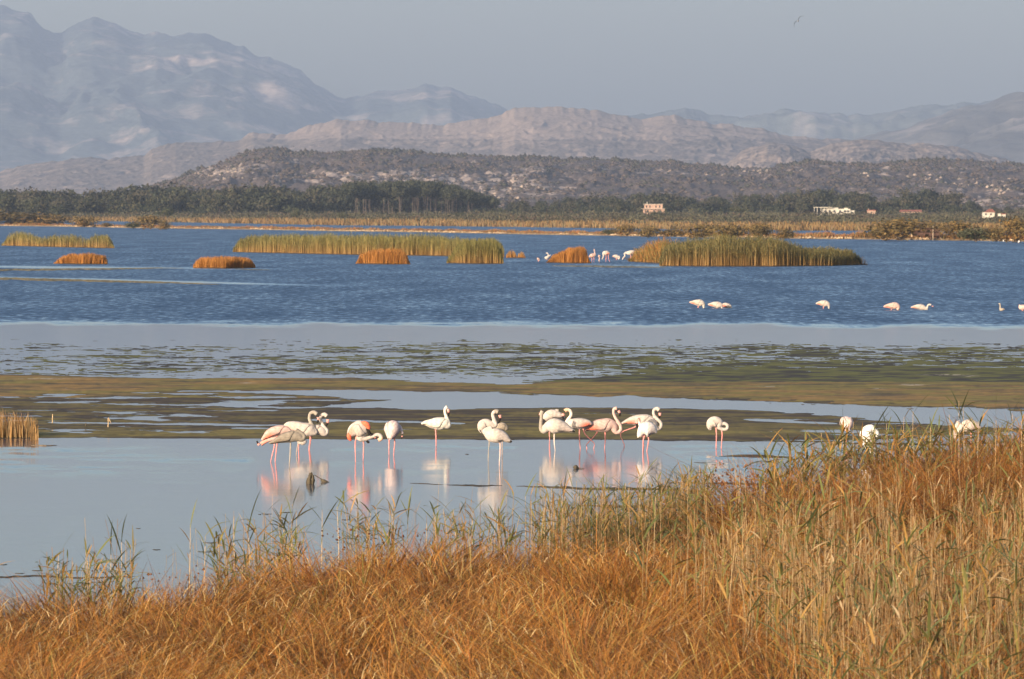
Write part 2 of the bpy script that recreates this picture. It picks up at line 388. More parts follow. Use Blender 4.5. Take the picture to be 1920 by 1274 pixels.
nA = noise(2.1, 0.36, 4, 0.0, 0.65)       # wave faces turned to the viewer's side
nB = noise(0.22, 0.035, 3, 7.7)            # gust patches
nC = noise(2.6, 0.9, 2, 2.2)
tl = mth('ADD', mth('MULTIPLY', nA, 0.62), mth('ADD', mth('MULTIPLY', nB, 0.22), mth('MULTIPLY', nC, 0.16)))
tl = mth('MAXIMUM', mth('SUBTRACT', tl, 0.30), 0.0)
wind = N.new('ShaderNodeMapRange'); wind.interpolation_type = 'SMOOTHSTEP'; wind.inputs[1].default_value = 0.04; wind.inputs[2].default_value = 0.85
L.new(rp, wind.inputs[0])
swell = mth('MULTIPLY', mth('SUBTRACT', noise(0.9, 1.3, 3, 5.5), 0.5), -0.09)
ny = mth('ADD', mth('MULTIPLY', mth('MULTIPLY', tl, wind.outputs[0]), -WAVE_TILT), mth('MULTIPLY', swell, mth('ADD', rp, 0.10)))
nxx = mth('MULTIPLY', mth('MULTIPLY', nx, rp), 0.55)
cb = N.new('ShaderNodeCombineXYZ'); L.new(nxx, cb.inputs[0]); L.new(ny, cb.inputs[1]); cb.inputs[2].default_value = 1.0
nm = N.new('ShaderNodeVectorMath'); nm.operation = 'NORMALIZE'; L.new(cb.outputs[0], nm.inputs[0])
L.new(nm.outputs[0], b.inputs['Normal'])
rr = N.new('ShaderNodeMapRange'); rr.inputs[3].default_value = 0.085; rr.inputs[4].default_value = 0.17
L.new(rp, rr.inputs[0]); L.new(rr.outputs[0], b.inputs['Roughness'])
L.new(b.outputs[0], out.inputs[0])
tag(link('water', wm, m), kind='structure')

# ------------------------------------------------------------------ mudflats and floating algae: a bed whose height crosses the waterline
mu = np.arange(-420, 2341, 2.6); mv = np.concatenate([np.arange(636, 724, 0.55), np.arange(724, 880, 1.0)])
U, Vv = np.meshgrid(mu, mv)
D_ = F * CAMZ / (Vv - HV); X_ = (U - 960) * D_ / F
def band(top, bot, soft=2.0, uL=None, uR=None):
    t = prof(top, U); b_ = prof(bot, U)
    return np.minimum(Vv - t, b_ - Vv) / soft
wob = (fbm(U / 60, Vv / 8, 61, 4) - .5)
fine = (fbm(U / 16, Vv / 1.8, 62, 3) - .5)
streak = (fbm(U / 38, Vv / 2.6, 63, 3) - .5)
# algae slicks
top_a = [(-420, 640), (300, 640), (900, 637), (2340, 640)]
dens = sm(638, 655, Vv) * (1 - 0.8 * sm(690, 712, Vv) * (1 - sm(1000, 1350, U)))
dens = dens * (0.62 + 0.38 * sm(200, 1000, U) + 0.25 * sm(1000, 1500, U) * sm(668, 690, Vv))
gap = np.exp(-((Vv - (664 + (U - 600) * 0.004)) / 3.5) ** 2) * 0.10 * (U < 1100)
algae = (fbm(U / 17, Vv / 0.9, 64, 3, .62) * .62 + .38 * fbm(U / 80, Vv / 2.4, 65, 3) - 0.70 + 0.24 * dens + 0.16 * (fbm(U / 300, Vv / 9, 68, 2) - .5) - gap) * 9
algae = np.where((Vv > 636) & (Vv < 722), algae, -3)
solid_r = band([(-420, 760), (900, 735), (1000, 716), (1150, 700), (1300, 693), (1500, 690), (1700, 688), (2340, 686)], [(-420, 700), (900, 735), (1100, 742), (1300, 748), (1500, 756), (1700, 763), (1900, 768), (2340, 776)], 3) + streak * 6 - 0.5
m1 = band([(-420, 690), (0, 700), (150, 706), (300, 710), (500, 709), (700, 710), (800, 716), (960, 720), (1150, 722), (1300, 715), (2340, 700)],
          [(-420, 752), (0, 745), (200, 740), (420, 734), (600, 733), (800, 735), (960, 737), (1200, 745), (1400, 752), (1700, 763), (1900, 768), (2340, 776)], 2.2) + wob * 2.0
m2 = band([(-420, 750), (0, 752), (300, 757), (420, 763), (500, 768), (600, 764), (800, 767), (950, 765), (1150, 764), (1300, 767), (1400, 770), (1500, 774), (1600, 782), (1660, 790), (2340, 830)],
          [(-420, 826), (0, 822), (200, 821), (400, 823), (700, 824), (960, 825), (1300, 827), (1480, 829), (1560, 829), (1620, 826), (2340, 790)], 2.2) + wob * 1.2
# water lying in streaks on the flats
pools = (fbm(U / 120, Vv / 2.8, 66, 4, .55) - .5) * 10
wetL = sm(60, -260, U - 300) * 1.0
m2 = np.minimum(m2, 2.0) - np.clip(pools, 0, 5) * (0.45 + 2.0 * sm(600, 360, U) + 1.6 * sm(1400, 1560, U)) * sm(1, 4, np.abs(822 - Vv))
for (ua, ub, va, vb, hw) in [(1370, 1600, 787, 797, 2.6), (1490, 1640, 808, 812, 2.0), (560, 900, 787, 795, 2.2), (60, 560, 793, 798, 2.0), (660, 800, 806, 806, 1.0), (1040, 1240, 776, 777, .8), (480, 640, 804, 806, 1.2)]:
    c = va + (vb - va) * np.clip((U - ua) / (ub - ua), 0, 1) + wob * 4
    k = sm(ua, ua + 60, U) * (1 - sm(ub - 60, ub, U))
    m2 = m2 - 4.5 * k * np.exp(-((Vv - c) / hw) ** 2)
leftmix = np.where(U < 760, np.minimum(2.0, band([(-420, 736), (0, 736), (200, 734), (430, 735), (640, 745), (700, 748), (2340, 748)], [(-420, 770), (0, 768), (300, 770), (420, 768), (560, 770), (620, 760), (720, 752), (800, 740), (2340, 700)], 4)) - np.clip(pools + .3, 0, 5) * 2.2, -3)
isl = band([(1340, 857), (1360, 854.5), (1400, 852.5), (1440, 853.5), (1486, 857.5)], [(1340, 856), (1360, 856.5), (1420, 858.5), (1480, 859.5), (1490, 857)], 1.2)
isl = np.where((U > 1345) & (U < 1488), isl, -3)
H = np.maximum.reduce([algae * 0.5, solid_r, np.minimum(m1, 2.5) - np.clip(pools, 0, 5) * 0.8, m2, leftmix, isl])
isalg = (algae * 0.5 >= np.maximum.reduce([solid_r, m1, m2, leftmix, isl])) | ((solid_r > m1 + .5) & (Vv < 718))
thin = np.where(isalg, 0.35, 1.0)
Z = np.clip(H, -3, 3) * 0.010 * np.where(H > 0, thin, 1) + np.where(H > 0, 0.004 + fine * 0.020 * thin + (fbm(U / 9, Vv / 2.0, 71, 2) - .5) * 0.016 * thin * np.clip(H, 0, 1), 0)
# albedo: green algae, orange-brown silt, dark wet mud
def mixc(a, b_, t): return a * (1 - t[..., None]) + b_ * t[..., None]
green = np.array([0.150, 0.140, 0.040]); dark = np.array([0.062, 0.050, 0.038]); silt = np.array([0.31, 0.185, 0.062]); olive = np.array([0.235, 0.180, 0.050])
n1 = sm(.40, .6, fbm(U / 170, Vv / 3.2, 81, 4, .6)); n2 = sm(.36, .6, fbm(U / 44, Vv / 1.8, 82, 3))
colr = mixc(np.broadcast_to(dark, U.shape + (3,)), np.broadcast_to(green, U.shape + (3,)), n2)
cs = mixc(np.broadcast_to(silt, U.shape + (3,)), np.broadcast_to(olive, U.shape + (3,)), n1)
edge_dark = sm(2.2, 0.2, prof([(-420, 752), (0, 745), (200, 740), (420, 734), (600, 733), (800, 735), (960, 737), (1200, 745), (1400, 752), (1700, 763), (1900, 768), (2340, 776)], U) - Vv)
d2 = mixc(np.broadcast_to(np.array([0.085, 0.060, 0.040]), U.shape + (3,)), np.broadcast_to(olive, U.shape + (3,)), np.clip(sm(.44, .62, fbm(U / 130, Vv / 2.4, 83, 4, .6)) * .6 + np.exp(-((Vv - (812 + wob * 6)) / 7) ** 2) * .7, 0, 1))
cs = mixc(cs, np.broadcast_to(np.array([0.105, 0.080, 0.050]), U.shape + (3,)), sm(.50, .66, fbm(U / 110, Vv / 1.9, 86, 4, .6)) * .8)
col = np.where(isalg[..., None], colr, np.where((Vv < 748)[..., None] | (solid_r > 0)[..., None], cs, d2))
wet = np.clip(1 - H / 0.7, 0, 1)
col = mixc(col, np.broadcast_to(dark * .8, U.shape + (3,)), wet * 0.7 * (~isalg))
# a few pale bleached salt patches on the right flat
pale = np.zeros_like(U)
for (cu, cv, ru, rv) in [(1710, 724, 24, 1.6), (1650, 731, 10, 1.4), (1775, 704, 40, 1.1), (1820, 706, 14, 1.6), (1440, 727, 20, 1), (460, 720, 14, 1.2), (380, 710, 26, 1), (90, 712, 60, .8)]:
    pale = np.maximum(pale, np.exp(-(((U - cu) / ru) ** 2 + ((Vv - cv) / rv) ** 2) * 1.2) * sm(.35, .6, fbm(U / 8, Vv / 1.5, 85, 3)))
col = mixc(col, np.broadcast_to(np.array([.5, .43, .32]), U.shape + (3,)), pale)
col = col * 0.82
mm = mesh_np('mudflat', np.stack([X_, D_, Z], -1).reshape(-1, 3), grid_faces(len(mv), len(mu)), col.reshape(-1, 3), smooth=True)
M['mud'] = attr_mat('wet_mud_and_algae', 0.0, 0.75, 1.2, 0.35, 0.08)
tag(link('mudflat', mm, M['mud']), kind='structure')

def bar(name, pts, w_px, colr_, h=0.05, jit=1.0, kind='structure'):
    """thin bank of mud or drift along photo points pts on the water"""
    us_ = np.arange(pts[0][0], pts[-1][0] + .1, 4.0 if pts[-1][0] - pts[0][0] > 60 else 1.5)
    vs_ = prof(pts, us_) + (fbm(us_ / 14, us_ * 0 + pts[0][0], 91, 3) - .5) * jit * 2
    n = len(us_); V = []
    tp = np.sin(np.pi * np.clip((np.arange(n) + .5) / n, 0, 1)) ** 0.5
    wv = w_px * tp * (0.35 + 1.1 * fbm(us_ / 10, us_ * 0 + 3, 92, 3))
    for k, (a, zz) in enumerate([(1.0, -0.03), (0.7, 0.4), (0, 1.0), (-0.7, 0.5), (-1.0, -0.03)]):
        vv_ = vs_ + a * wv * 0.5
        d = F * CAMZ / (vv_ - HV)
        z = zz * h * tp * (0.5 + fbm(us_ / 5, us_ * 0 + k, 93, 3)) if zz > 0 else np.full(n, -0.03)
        V.append(np.stack([(us_ - 960) * d / F, d, z], -1))
    V = np.concatenate(V)
    c = np.broadcast_to(np.array(colr_), V.shape) * (0.6 + 0.8 * RN.rand(len(V), 1))
    o = link(name, mesh_np(name, V, grid_faces(5, n), c, smooth=True), M['mud'])
    tag(o, kind=kind); return o
silt_c = (0.20, 0.15, 0.07)
bar('mudflat', [(-420, 505), (0, 507), (200, 505), (300, 503), (345, 503.5)], 3.2, silt_c, 0.10, .4)
bar('mudflat', [(-420, 512), (0, 523), (200, 528), (330, 531), (415, 534)], 4.2, silt_c, 0.10, .4)
bar('mudflat', [(1035, 499), (1140, 501), (1250, 502)], 2.2, (0.16, .14, .1), 0.12, .3)
bar('mudflat', [(440, 505), (510, 507)], 1.4, (0.12, .11, .08), 0.05, .3)
dk = (0.06, 0.045, 0.03)
bar('mudflat', [(768, 907), (800, 908), (835, 909)], 1.4, dk, 0.008)
bar('mudflat', [(838, 909), (880, 911), (945, 911)], 3.2, dk, 0.012)
bar('mudflat', [(968, 912), (1040, 914), (1100, 917), (1200, 917), (1340, 922)], 5.5, (0.09, .065, .035), 0.018)
bar('mudflat', [(1080, 948), (1150, 950), (1300, 950), (1420, 946)], 7, dk, 0.02)
bar('mudflat', [(1250, 905), (1420, 908), (1560, 905)], 5, dk, 0.014)
bar('mudflat', [(-200, 1080), (0, 1083), (60, 1080), (150, 1084), (260, 1081)], 2.2, dk, 0.014)
bar('mudflat', [(1540, 832), (1640, 832), (1760, 834), (1900, 830)], 5, dk, 0.012)
bar('mudflat', [(58, 835), (85, 836.5), (108, 835.5)], 1.6, (.2, .15, .1), 0.02, .2)
for (a, b_, v_) in [(490, 512, 964), (523, 550, 961), (484, 490, 965), (872, 880, 852), (286, 302, 1031), (380, 408, 1018), (370, 400, 1035), (0, 14, 1059), (28, 46, 1075), (255, 264, 991), (1300, 1330, 868), (640, 655, 975), (930, 950, 981), (1000, 1030, 978), (220, 240, 1072), (60, 82, 1070)]:
    bar('mudflat', [(a, v_), ((a + b_) / 2, v_ + .6), (b_, v_)], 1.6, dk, 0.008, .5)

# ------------------------------------------------------------------ foliage builders
def leafcloud(n, rx, ry, rz, cz, size, cols, lobes=5, seed=1, flat=0.5, hollow=0.35):
    """leaf-sized faces gathered in clumps through a crown's volume"""
    r = np.random.RandomState(seed)
    L0 = r.normal(size=(lobes, 3)); L0 /= np.linalg.norm(L0, axis=1)[:, None]
    L0 = L0 * (r.rand(lobes, 1) * 0.35 + 0.35) * np.array([rx, ry, rz])
    k = r.randint(0, lobes, n)
    dr = r.normal(size=(n, 3)); dr /= np.linalg.norm(dr, axis=1)[:, None]
    rad = (hollow + (1 - hollow) * r.rand(n, 1) ** 0.5) * 0.62
    P = L0[k] + dr * rad * np.array([rx, ry, rz]) * (0.7 + 0.5 * r.rand(lobes, 1)[k])
    P[:, 2] = np.maximum(P[:, 2], -rz * 0.95); P[:, 2] += cz
    nrm = dr * 0.9 + r.normal(size=(n, 3)) * flat; nrm /= np.linalg.norm(nrm, axis=1)[:, None]
    a = np.cross(nrm, r.normal(size=(n, 3))); a /= np.linalg.norm(a, axis=1)[:, None] + 1e-9
    b_ = np.cross(nrm, a)
    s = size * (0.6 + 0.8 * r.rand(n, 1))
    V = np.stack([P - a * s - b_ * s * .6, P + a * s * .9 - b_ * s * .5, P + a * s + b_ * s * .7, P - a * s * .8 + b_ * s * .6], 1)
    Fq = np.arange(n * 4).reshape(n, 4)
    ci = r.randint(0, len(cols), lobes)[k]
    c = np.array(cols)[ci] * (0.75 + 0.5 * r.rand(n, 1))
    return V.reshape(-1, 3), Fq, np.repeat(c, 4, axis=0)
def join(parts):
    V = []; Fq = []; Cc = []; b_ = 0
    for (v, f, c) in parts:
        V.append(v); Fq.append(f + b_); Cc.append(c); b_ += len(v)
    return np.concatenate(V), np.concatenate(Fq), np.concatenate(Cc)
def blades(base, h, w, lean, leanaz, curve, seg, c0, c1, az=None, seed=1, twist=0.6, taper=0.9):
    """strips of seg quads: base (n,3), height h, width w, sideways reach lean in direction leanaz, drooping by curve"""
    r = np.random.RandomState(seed); n = len(base)
    if az is None: az = r.rand(n) * math.pi
    wd = np.stack([np.cos(az), np.sin(az), np.zeros(n)], -1)
    ld = np.stack([np.cos(leanaz), np.sin(leanaz), np.zeros(n)], -1)
    V = np.zeros((n, seg + 1, 2, 3)); Cc = np.zeros((n, seg + 1, 2, 3))
    for i in range(seg + 1):
        t = i / seg
        reach = lean * h * t ** 1.7
        z = h * (t - curve * t ** 2.6)
        p = base + ld * reach[:, None]; p = p + np.stack([np.zeros(n), np.zeros(n), z], -1)
        ww = (w * (1 - taper * t ** 1.6))[:, None] * wd * 0.5
        V[:, i, 0] = p - ww; V[:, i, 1] = p + ww
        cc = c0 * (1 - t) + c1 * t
        Cc[:, i, 0] = cc; Cc[:, i, 1] = cc
    idx = np.arange(n * (seg + 1) * 2).reshape(n, seg + 1, 2)
    Fq = np.stack([idx[:, :-1, 0], idx[:, :-1, 1], idx[:, 1:, 1], idx[:, 1:, 0]], -1).reshape(-1, 4)
    return V.reshape(-1, 3), Fq, Cc.reshape(-1, 3)
def pick(cols, n, r, jit=0.25):
    c = np.array(cols)[r.randint(0, len(cols), n)]
    return c * (1 - jit / 2 + jit * r.rand(n, 1))

# ------------------------------------------------------------------ scrub and rocks on the near hill
def blobs(P, size, cols, seed, kindflat=0.7):
    """small faceted lumps (jittered octahedra), one mesh"""
    r = np.random.RandomState(seed); n = len(P)
    base = np.array([[1, 0, 0], [0, 1, 0], [-1, 0, 0], [0, -1, 0], [0, 0, 1], [0, 0, -.6]], dtype=float)
    s = size.reshape(-1, 1, 1) if hasattr(size, 'reshape') else size
    j = 0.7 + 0.6 * r.rand(n, 6, 1)
    an = r.rand(n) * 6.28
    V = base[None] * j * s
    V = V * np.array([1.0, 1.0, kindflat])
    ca, sa = np.cos(an)[:, None], np.sin(an)[:, None]
    V = np.stack([V[:, :, 0] * ca - V[:, :, 1] * sa, V[:, :, 0] * sa + V[:, :, 1] * ca, V[:, :, 2]], -1) + P[:, None, :]
    f = np.array([[0, 1, 4], [1, 2, 4], [2, 3, 4], [3, 0, 4], [1, 0, 5], [2, 1, 5], [3, 2, 5], [0, 3, 5]])
    Fq = (f[None] + np.arange(n)[:, None, None] * 6).reshape(-1, 3)
    return V.reshape(-1, 3), Fq, np.repeat(cols, 6, axis=0)
sel = np.where((lowS > 0.03) & (lowS < 1.02) & (lowZ > 1))
n = 60000
k = RN.randint(0, len(sel[0]), n); ii = (sel[0][k], sel[1][k])
P = np.stack([lowX[ii], lowY[ii], lowZ[ii]], -1) + np.stack([RN.normal(size=n) * 3, RN.normal(size=n) * 4, np.zeros(n) + 0.3], -1)
dm = fbm(P[:, 0] / 45, P[:, 1] / 60, 301, 3)
keep = dm + RN.rand(n) * .25 > 0.60
P = P[keep]; sz = 0.9 + 2.0 * RN.rand(len(P)) ** 2
cc = pick([(0.088, 0.073, 0.060), (0.100, 0.078, 0.070), (0.066, 0.066, 0.050), (0.125, 0.095, 0.080)], len(P), RN)
tag(link('scrub', mesh_np('scrub', *blobs(P, sz, cc, 302)), M['foliage']), kind='stuff')
crest = np.where((lowS > 0.93) & (lowS < 1.03))
n = 2600; k = RN.randint(0, len(crest[0]), n); ii = (crest[0][k], crest[1][k])
P = np.stack([lowX[ii], lowY[ii], lowZ[ii] + .5], -1) + np.stack([RN.normal(size=n) * 3, RN.normal(size=n) * 5, np.zeros(n)], -1)
keep = fbm(P[:, 0] / 30, P[:, 1] * 0, 305, 3) > .46
P = P[keep]
tag(link('scrub', mesh_np('scrub', *blobs(P, 1.2 + 2.2 * RN.rand(len(P)), pick([(0.06, 0.058, 0.045), (0.075, 0.065, 0.05)], len(P), RN), 306, 1.0)), M['foliage']), kind='stuff')
# pale limestone outcrops
n = 9000; k = RN.randint(0, len(sel[0]), n); ii = (sel[0][k], sel[1][k])
P = np.stack([lowX[ii], lowY[ii], lowZ[ii] + .2], -1)
v_ = HV - (P[:, 2] - CAMZ) * F / P[:, 1]; u_ = 960 + P[:, 0] * F / P[:, 1]
rk = (fbm(P[:, 0] / 60, P[:, 2] / 6, 31, 4) - .5) * .6
rk *= .9
for (cu, cv, ru, rv, kk) in [(420, 328, 60, 12, .2), (480, 302, 50, 5, .2), (680, 326, 70, 5, .25), (940, 365, 40, 12, .2), (1350, 328, 100, 5, .25), (1240, 320, 50, 4, .2), (1010, 352, 50, 10, .2), (1680, 330, 80, 6, .2), (1760, 350, 120, 16, .18), (1850, 345, 90, 18, .15), (1180, 348, 50, 5, .15)]:
    rk += kk * np.exp(-(((u_ - cu) / ru) ** 2 + ((v_ - cv) / rv) ** 2))
P = P[rk > 0.17]
tag(link('rocks', mesh_np('rocks', *blobs(P, 0.8 + 1.6 * RN.rand(len(P)), pick([(0.38, 0.30, 0.25), (0.33, 0.26, 0.22), (0.28, 0.23, 0.19)], len(P), RN), 308, 0.8)), M['rockbits']), kind='stuff')

# ------------------------------------------------------------------ trees at the foot of the hill
pine_cols = [(0.050, 0.055, 0.036), (0.062, 0.064, 0.040), (0.040, 0.046, 0.032)]
oak_cols = [(0.052, 0.056, 0.034), (0.066, 0.066, 0.040), (0.042, 0.048, 0.032), (0.072, 0.064, 0.044)]
def trunk_mesh(name, h, r0, lean, seed, limbs=3):
    r = random.Random(seed); mb = MB()
    p = [(0, 0, -0.3, r0, r0), (lean * .3, 0, h * .35, r0 * .8, r0 * .8), (lean, .1, h * .8, r0 * .45, r0 * .45)]
    v, f, _, _ = sweep(p, 6, 2); mb.add(v, f)
    for i in range(limbs):
        a = r.random() * 6.28; z = h * (0.5 + .25 * r.random())
        v, f, _, _ = sweep([(lean * z / h, 0, z, r0 * .4, r0 * .4), (lean * z / h + math.cos(a) * h * .16, math.sin(a) * h * .16, z + h * .18, r0 * .15, r0 * .15)], 5, 1); mb.add(v, f)
    return mb.mesh(name, True)
pine_v = []
for s in range(4):
    pine_v.append((trunk_mesh('trunk', 13, 0.20, R.uniform(-.6, .6), s), mesh_np('crown', *leafcloud(900, 4.8, 4.4, 3.5, 12.6, 0.40, pine_cols, 12, 400 + s))))
oak_v = []
for s in range(5):
    oak_v.append((trunk_mesh('trunk', 7, 0.32, R.uniform(-.5, .5), 20 + s), mesh_np('crown', *leafcloud(1300, 6.0, 5.4, 4.8, 5.4, 0.42, oak_cols, 14, 420 + s))))
for (t, c) in pine_v + oak_v:
    t.materials.append(M['bark']); c.materials.append(M['foliage'])
def place_tree(name, var, loc, sc, rot, label, group, sx=1.0):
    o = empty(name, loc); o.rotation_euler[2] = rot; o.scale = (sc * sx, sc * sx, sc)
    tag(o, label, 'tree', group)
    link('trunk', var[0], None, o); link('crown', var[1], None, o)
    return o
tree_top = [(-400, 352), (0, 357), (40, 350), (90, 355), (130, 358), (190, 356), (225, 358), (245, 349), (285, 346), (325, 346), (355, 355), (385, 353), (420, 350), (470, 346), (520, 347), (560, 352), (600, 348), (640, 345), (700, 343), (800, 342), (845, 345), (870, 353), (900, 366), (930, 373), (960, 377), (1000, 372), (1050, 371), (1100, 366), (1180, 363), (1250, 362), (1300, 366), (1400, 363), (1450, 361), (1500, 355), (1560, 354), (1620, 357), (1655, 372), (1675, 372), (1700, 356), (1735, 352), (1780, 359), (1825, 378), (1860, 384), (1900, 386), (2320, 380)]
def pine_lab(u):
    q = ['left third', 'middle', 'right end'][min(2, int((u - 650) / 95))]
    return 'tall bare stemmed pine in the %s of the pine wood below the hill' % q, 'pines in the %s of the wood' % q
segs = [(0, 'past the left edge of the frame'), (130, 'at the far left, above the ragged golden reed strip'), (330, 'left of where the near hill begins'), (480, 'below the pale rocks of the hill slope'), (650, 'between the hill rocks and the pine wood'),
        (940, 'around the pine wood'), (1060, 'in the dip right of the pine wood'), (1200, 'left of the pink block house'), (1290, 'behind the pink block house'), (1500, 'between the pink and the long white house'),
        (1640, 'behind the long white house'), (1800, 'in the dark dome above the red roofed barn'), (1920, 'around the white cottage at the far right'), (9999, 'past the right edge of the frame')]
def tree_lab(u):
    for a, t in segs:
        if u < a: return 'dark rounded tree ' + t, 'tree line trees ' + t
for i in range(78):      # pine wood with bare stems showing
    u = 650 + R.random() * 285; d = R.uniform(2870, 3100)
    vt = prof(tree_top, u) + R.uniform(-2, 3) + R.uniform(0, 8) * (i % 3 == 0)
    x = (u - 960) * d / F; zg = float(land_z(x, d)); H_ = CAMZ + (HV - vt) * d / F - zg
    place_tree('pine_tree', pine_v[i % 4], (x, d, zg), max(H_ / 15.6, .45), R.random() * 6.28, *pine_lab(u))
for i in range(196):
    u = -330 + (i % 98) * 26.8 + R.uniform(-9, 9); back = i // 98; d = (2840 if back == 0 else 3080) + R.uniform(-50, 50)
    if 650 < u < 935 and back == 0: d = 3200
    vt = prof(tree_top, u) + (R.uniform(6, 20) if back == 0 else R.uniform(-2, 5))
    x = (u - 960) * d / F; zg = float(land_z(x, d)); H_ = CAMZ + (HV - vt) * d / F - zg
    o = place_tree('broadleaf_tree', oak_v[i % 5], (x, d, zg), max(H_ / 10.0, .35), R.random() * 6.28, *tree_lab(u), sx=R.uniform(.8, 1.15))
# understorey that closes the wood
parts = []
for i in range(420):
    u = R.uniform(-400, 2320); d = R.uniform(2780, 3050)
    if 650 < u < 900: d = R.uniform(3150, 3250)
    vt = prof(tree_top, u); x = (u - 960) * d / F; zg = float(land_z(x, d)); H_ = (CAMZ + (HV - vt) * d / F - zg) * R.uniform(.3, .62)
    v, f, c = leafcloud(110, 6, 4, H_ * .55, H_ * .45, 0.55, [(0.05, 0.055, 0.03), (0.07, 0.066, 0.036), (0.044, 0.05, 0.03)], 4, i)
    parts.append((v + np.array([x, d, zg]), f, c))
tag(link('understorey', mesh_np('understorey', *join(parts)), M['foliage']), kind='stuff')

# ------------------------------------------------------------------ shrub belt on the flat land
belt = [(0.085, 0.080, 0.050), (0.100, 0.095, 0.062), (0.068, 0.066, 0.042), (0.105, 0.090, 0.058), (0.085, 0.064, 0.048)]
parts = []
for i in range(2600):
    u = R.uniform(-450, 2380); s = R.random() ** 1.3
    d0 = F * CAMZ / (float(prof(shore_far, u)) - HV)
    d = d0 * 1.06 + (2780 - d0 * 1.06) * s if d0 * 1.06 < 2780 else 2700
    x = (u - 960) * d / F; zg = float(land_z(x, d))
    h = R.uniform(0.9, 1.9) + 2.6 * s * R.uniform(.6, 1.1) + (1.4 if R.random() < .1 else 0); w = h * R.uniform(1.2, 2.4)
    cl = [belt[R.randrange(5)], belt[R.randrange(5)]]
    v, f, c = leafcloud(72, w * 1.3, w, h * .5, h * .36, 0.20 + h * .035, cl, 6, i + 5000)
    parts.append((v + np.array([x, d, zg]), f, c))
tag(link('shrub_belt', mesh_np('shrub_belt', *join(parts)), M['foliage']), kind='stuff')
# marsh grass along the far shore
n = 26000; u = RN.uniform(-480, 2400, n); d0 = F * CAMZ / (prof(shore_far, u) - HV); d = d0 * (1.0 + 0.10 * RN.rand(n) ** 1.4)
x = (u - 960) * d / F
hh = (0.8 + 1.1 * RN.rand(n)) * (0.7 + .6 * fbm(x / 40, d / 60, 510, 3))
c0 = pick([(0.22, 0.125, 0.05), (0.26, 0.16, 0.06), (0.18, 0.11, 0.055), (0.2, 0.15, 0.07)], n, RN)
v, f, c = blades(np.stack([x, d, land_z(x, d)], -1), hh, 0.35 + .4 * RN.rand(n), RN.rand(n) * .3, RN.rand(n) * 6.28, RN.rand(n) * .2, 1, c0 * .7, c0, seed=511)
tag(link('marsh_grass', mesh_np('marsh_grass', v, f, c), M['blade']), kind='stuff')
shrub_v = []
for s in range(5):
    st = MB()
    for q in range(4):
        a = q * 1.57 + s; vv_, ff_, _, _ = sweep([(0, 0, -.1, .05, .05), (math.cos(a) * .3, math.sin(a) * .3, .55, .035, .035), (math.cos(a) * .55, math.sin(a) * .55, 1.0, .015, .015)], 5, 1); st.add(vv_, ff_)
    sm_ = st.mesh('stem'); sm_.materials.append(M['bark'])
    ol = [(0.17, 0.115, 0.045), (0.21, 0.125, 0.045), (0.135, 0.10, 0.042)] if s < 3 else [(0.07, 0.078, 0.045), (0.085, 0.085, 0.05)]
    lf = mesh_np('foliage', *leafcloud(1100, 1.15, 0.95, 0.72, 0.52, 0.055, ol, 14, 600 + s, hollow=.1)); lf.materials.append(M['foliage'])
    shrub_v.append((sm_, lf))
def shrub(u, vb, vtop, wpx, var, label, group, z=0.4):
    d = F * (CAMZ - z) / (vb - HV); h = (vb - vtop) * d / F; w = wpx * d / F / 2
    o = empty('shrub', ((u - 960) * d / F, d, z)); o.scale = (w, w, h / 1.25); o.rotation_euler[2] = R.random() * 6.28
    tag(o, label, 'shrub', group); link('stem', shrub_v[var][0], None, o); link('foliage', shrub_v[var][1], None, o)
for (u, vb, vt, w, var, lab) in [
    (40, 421, 396, 110, 0, 'broad orange olive shrub at the left end of the dyke'), (92, 421, 398, 50, 1, 'rounded olive shrub on the dyke, right of the broad left-end one'),
    (-60, 421, 392, 120, 2, 'large olive shrub on the dyke beyond the left edge'),
    (158, 424, 402, 38, 1, 'olive shrub on the dyke with far water on both sides'), (200, 425, 417, 22, 0, 'very low orange shrub between two strips of far water'),
    (250, 428, 415, 22, 3, 'small dark green shrub at the waterline of the dyke'), (282, 428, 405, 40, 2, 'domed olive shrub above the left far island of reeds'), (308, 429, 413, 22, 0, 'low shrub tapering off the domed shrub on the dyke'),
    (1142, 440, 428, 18, 3, 'leftmost small shrub of the dyke row above the far flamingos'), (1175, 442, 423, 34, 2, 'olive dyke shrub just left of a gap of far water'), (1215, 443, 422, 38, 0, 'orange olive dyke shrub straight below the pink building'),
    (1265, 443, 426, 44, 1, 'low spreading dyke shrub behind the largest reed island'), (1315, 444, 418, 54, 0, 'rusty dyke shrub above the left half of the largest reed island'), (1370, 445, 416, 60, 1, 'dense rusty dyke shrub above the middle of the largest reed island'),
    (1425, 446, 421, 48, 2, 'brown olive dyke shrub above the right half of the reed island'), (1472, 446, 427, 36, 0, 'last low shrub before the bare stretch of dyke'),
    (1690, 448, 412, 100, 2, 'big yellowish dome of a shrub left of the wooden hide'), (1655, 447, 424, 50, 1, 'low flank shrub at the left foot of the big yellowish dome'), (1742, 434, 414, 40, 1, 'shrub rising behind the wooden hide'),
    (1790, 447, 417, 54, 2, 'olive shrub just right of the wooden hide'), (1830, 451, 422, 50, 3, 'dark green shrub overhanging the water right of the hide'), (1868, 451, 421, 46, 1, 'orange olive shrub behind the tiny white birds'),
    (1905, 451, 410, 60, 2, 'tall olive shrub at the right edge of the frame'), (1960, 452, 408, 80, 1, 'tall shrub just past the right edge of the frame'), (2050, 453, 412, 90, 0, 'wide shrub well past the right edge')]:
    shrub(u, vb, vt, w * 1.45, var, lab, 'shrubs on the dyke')
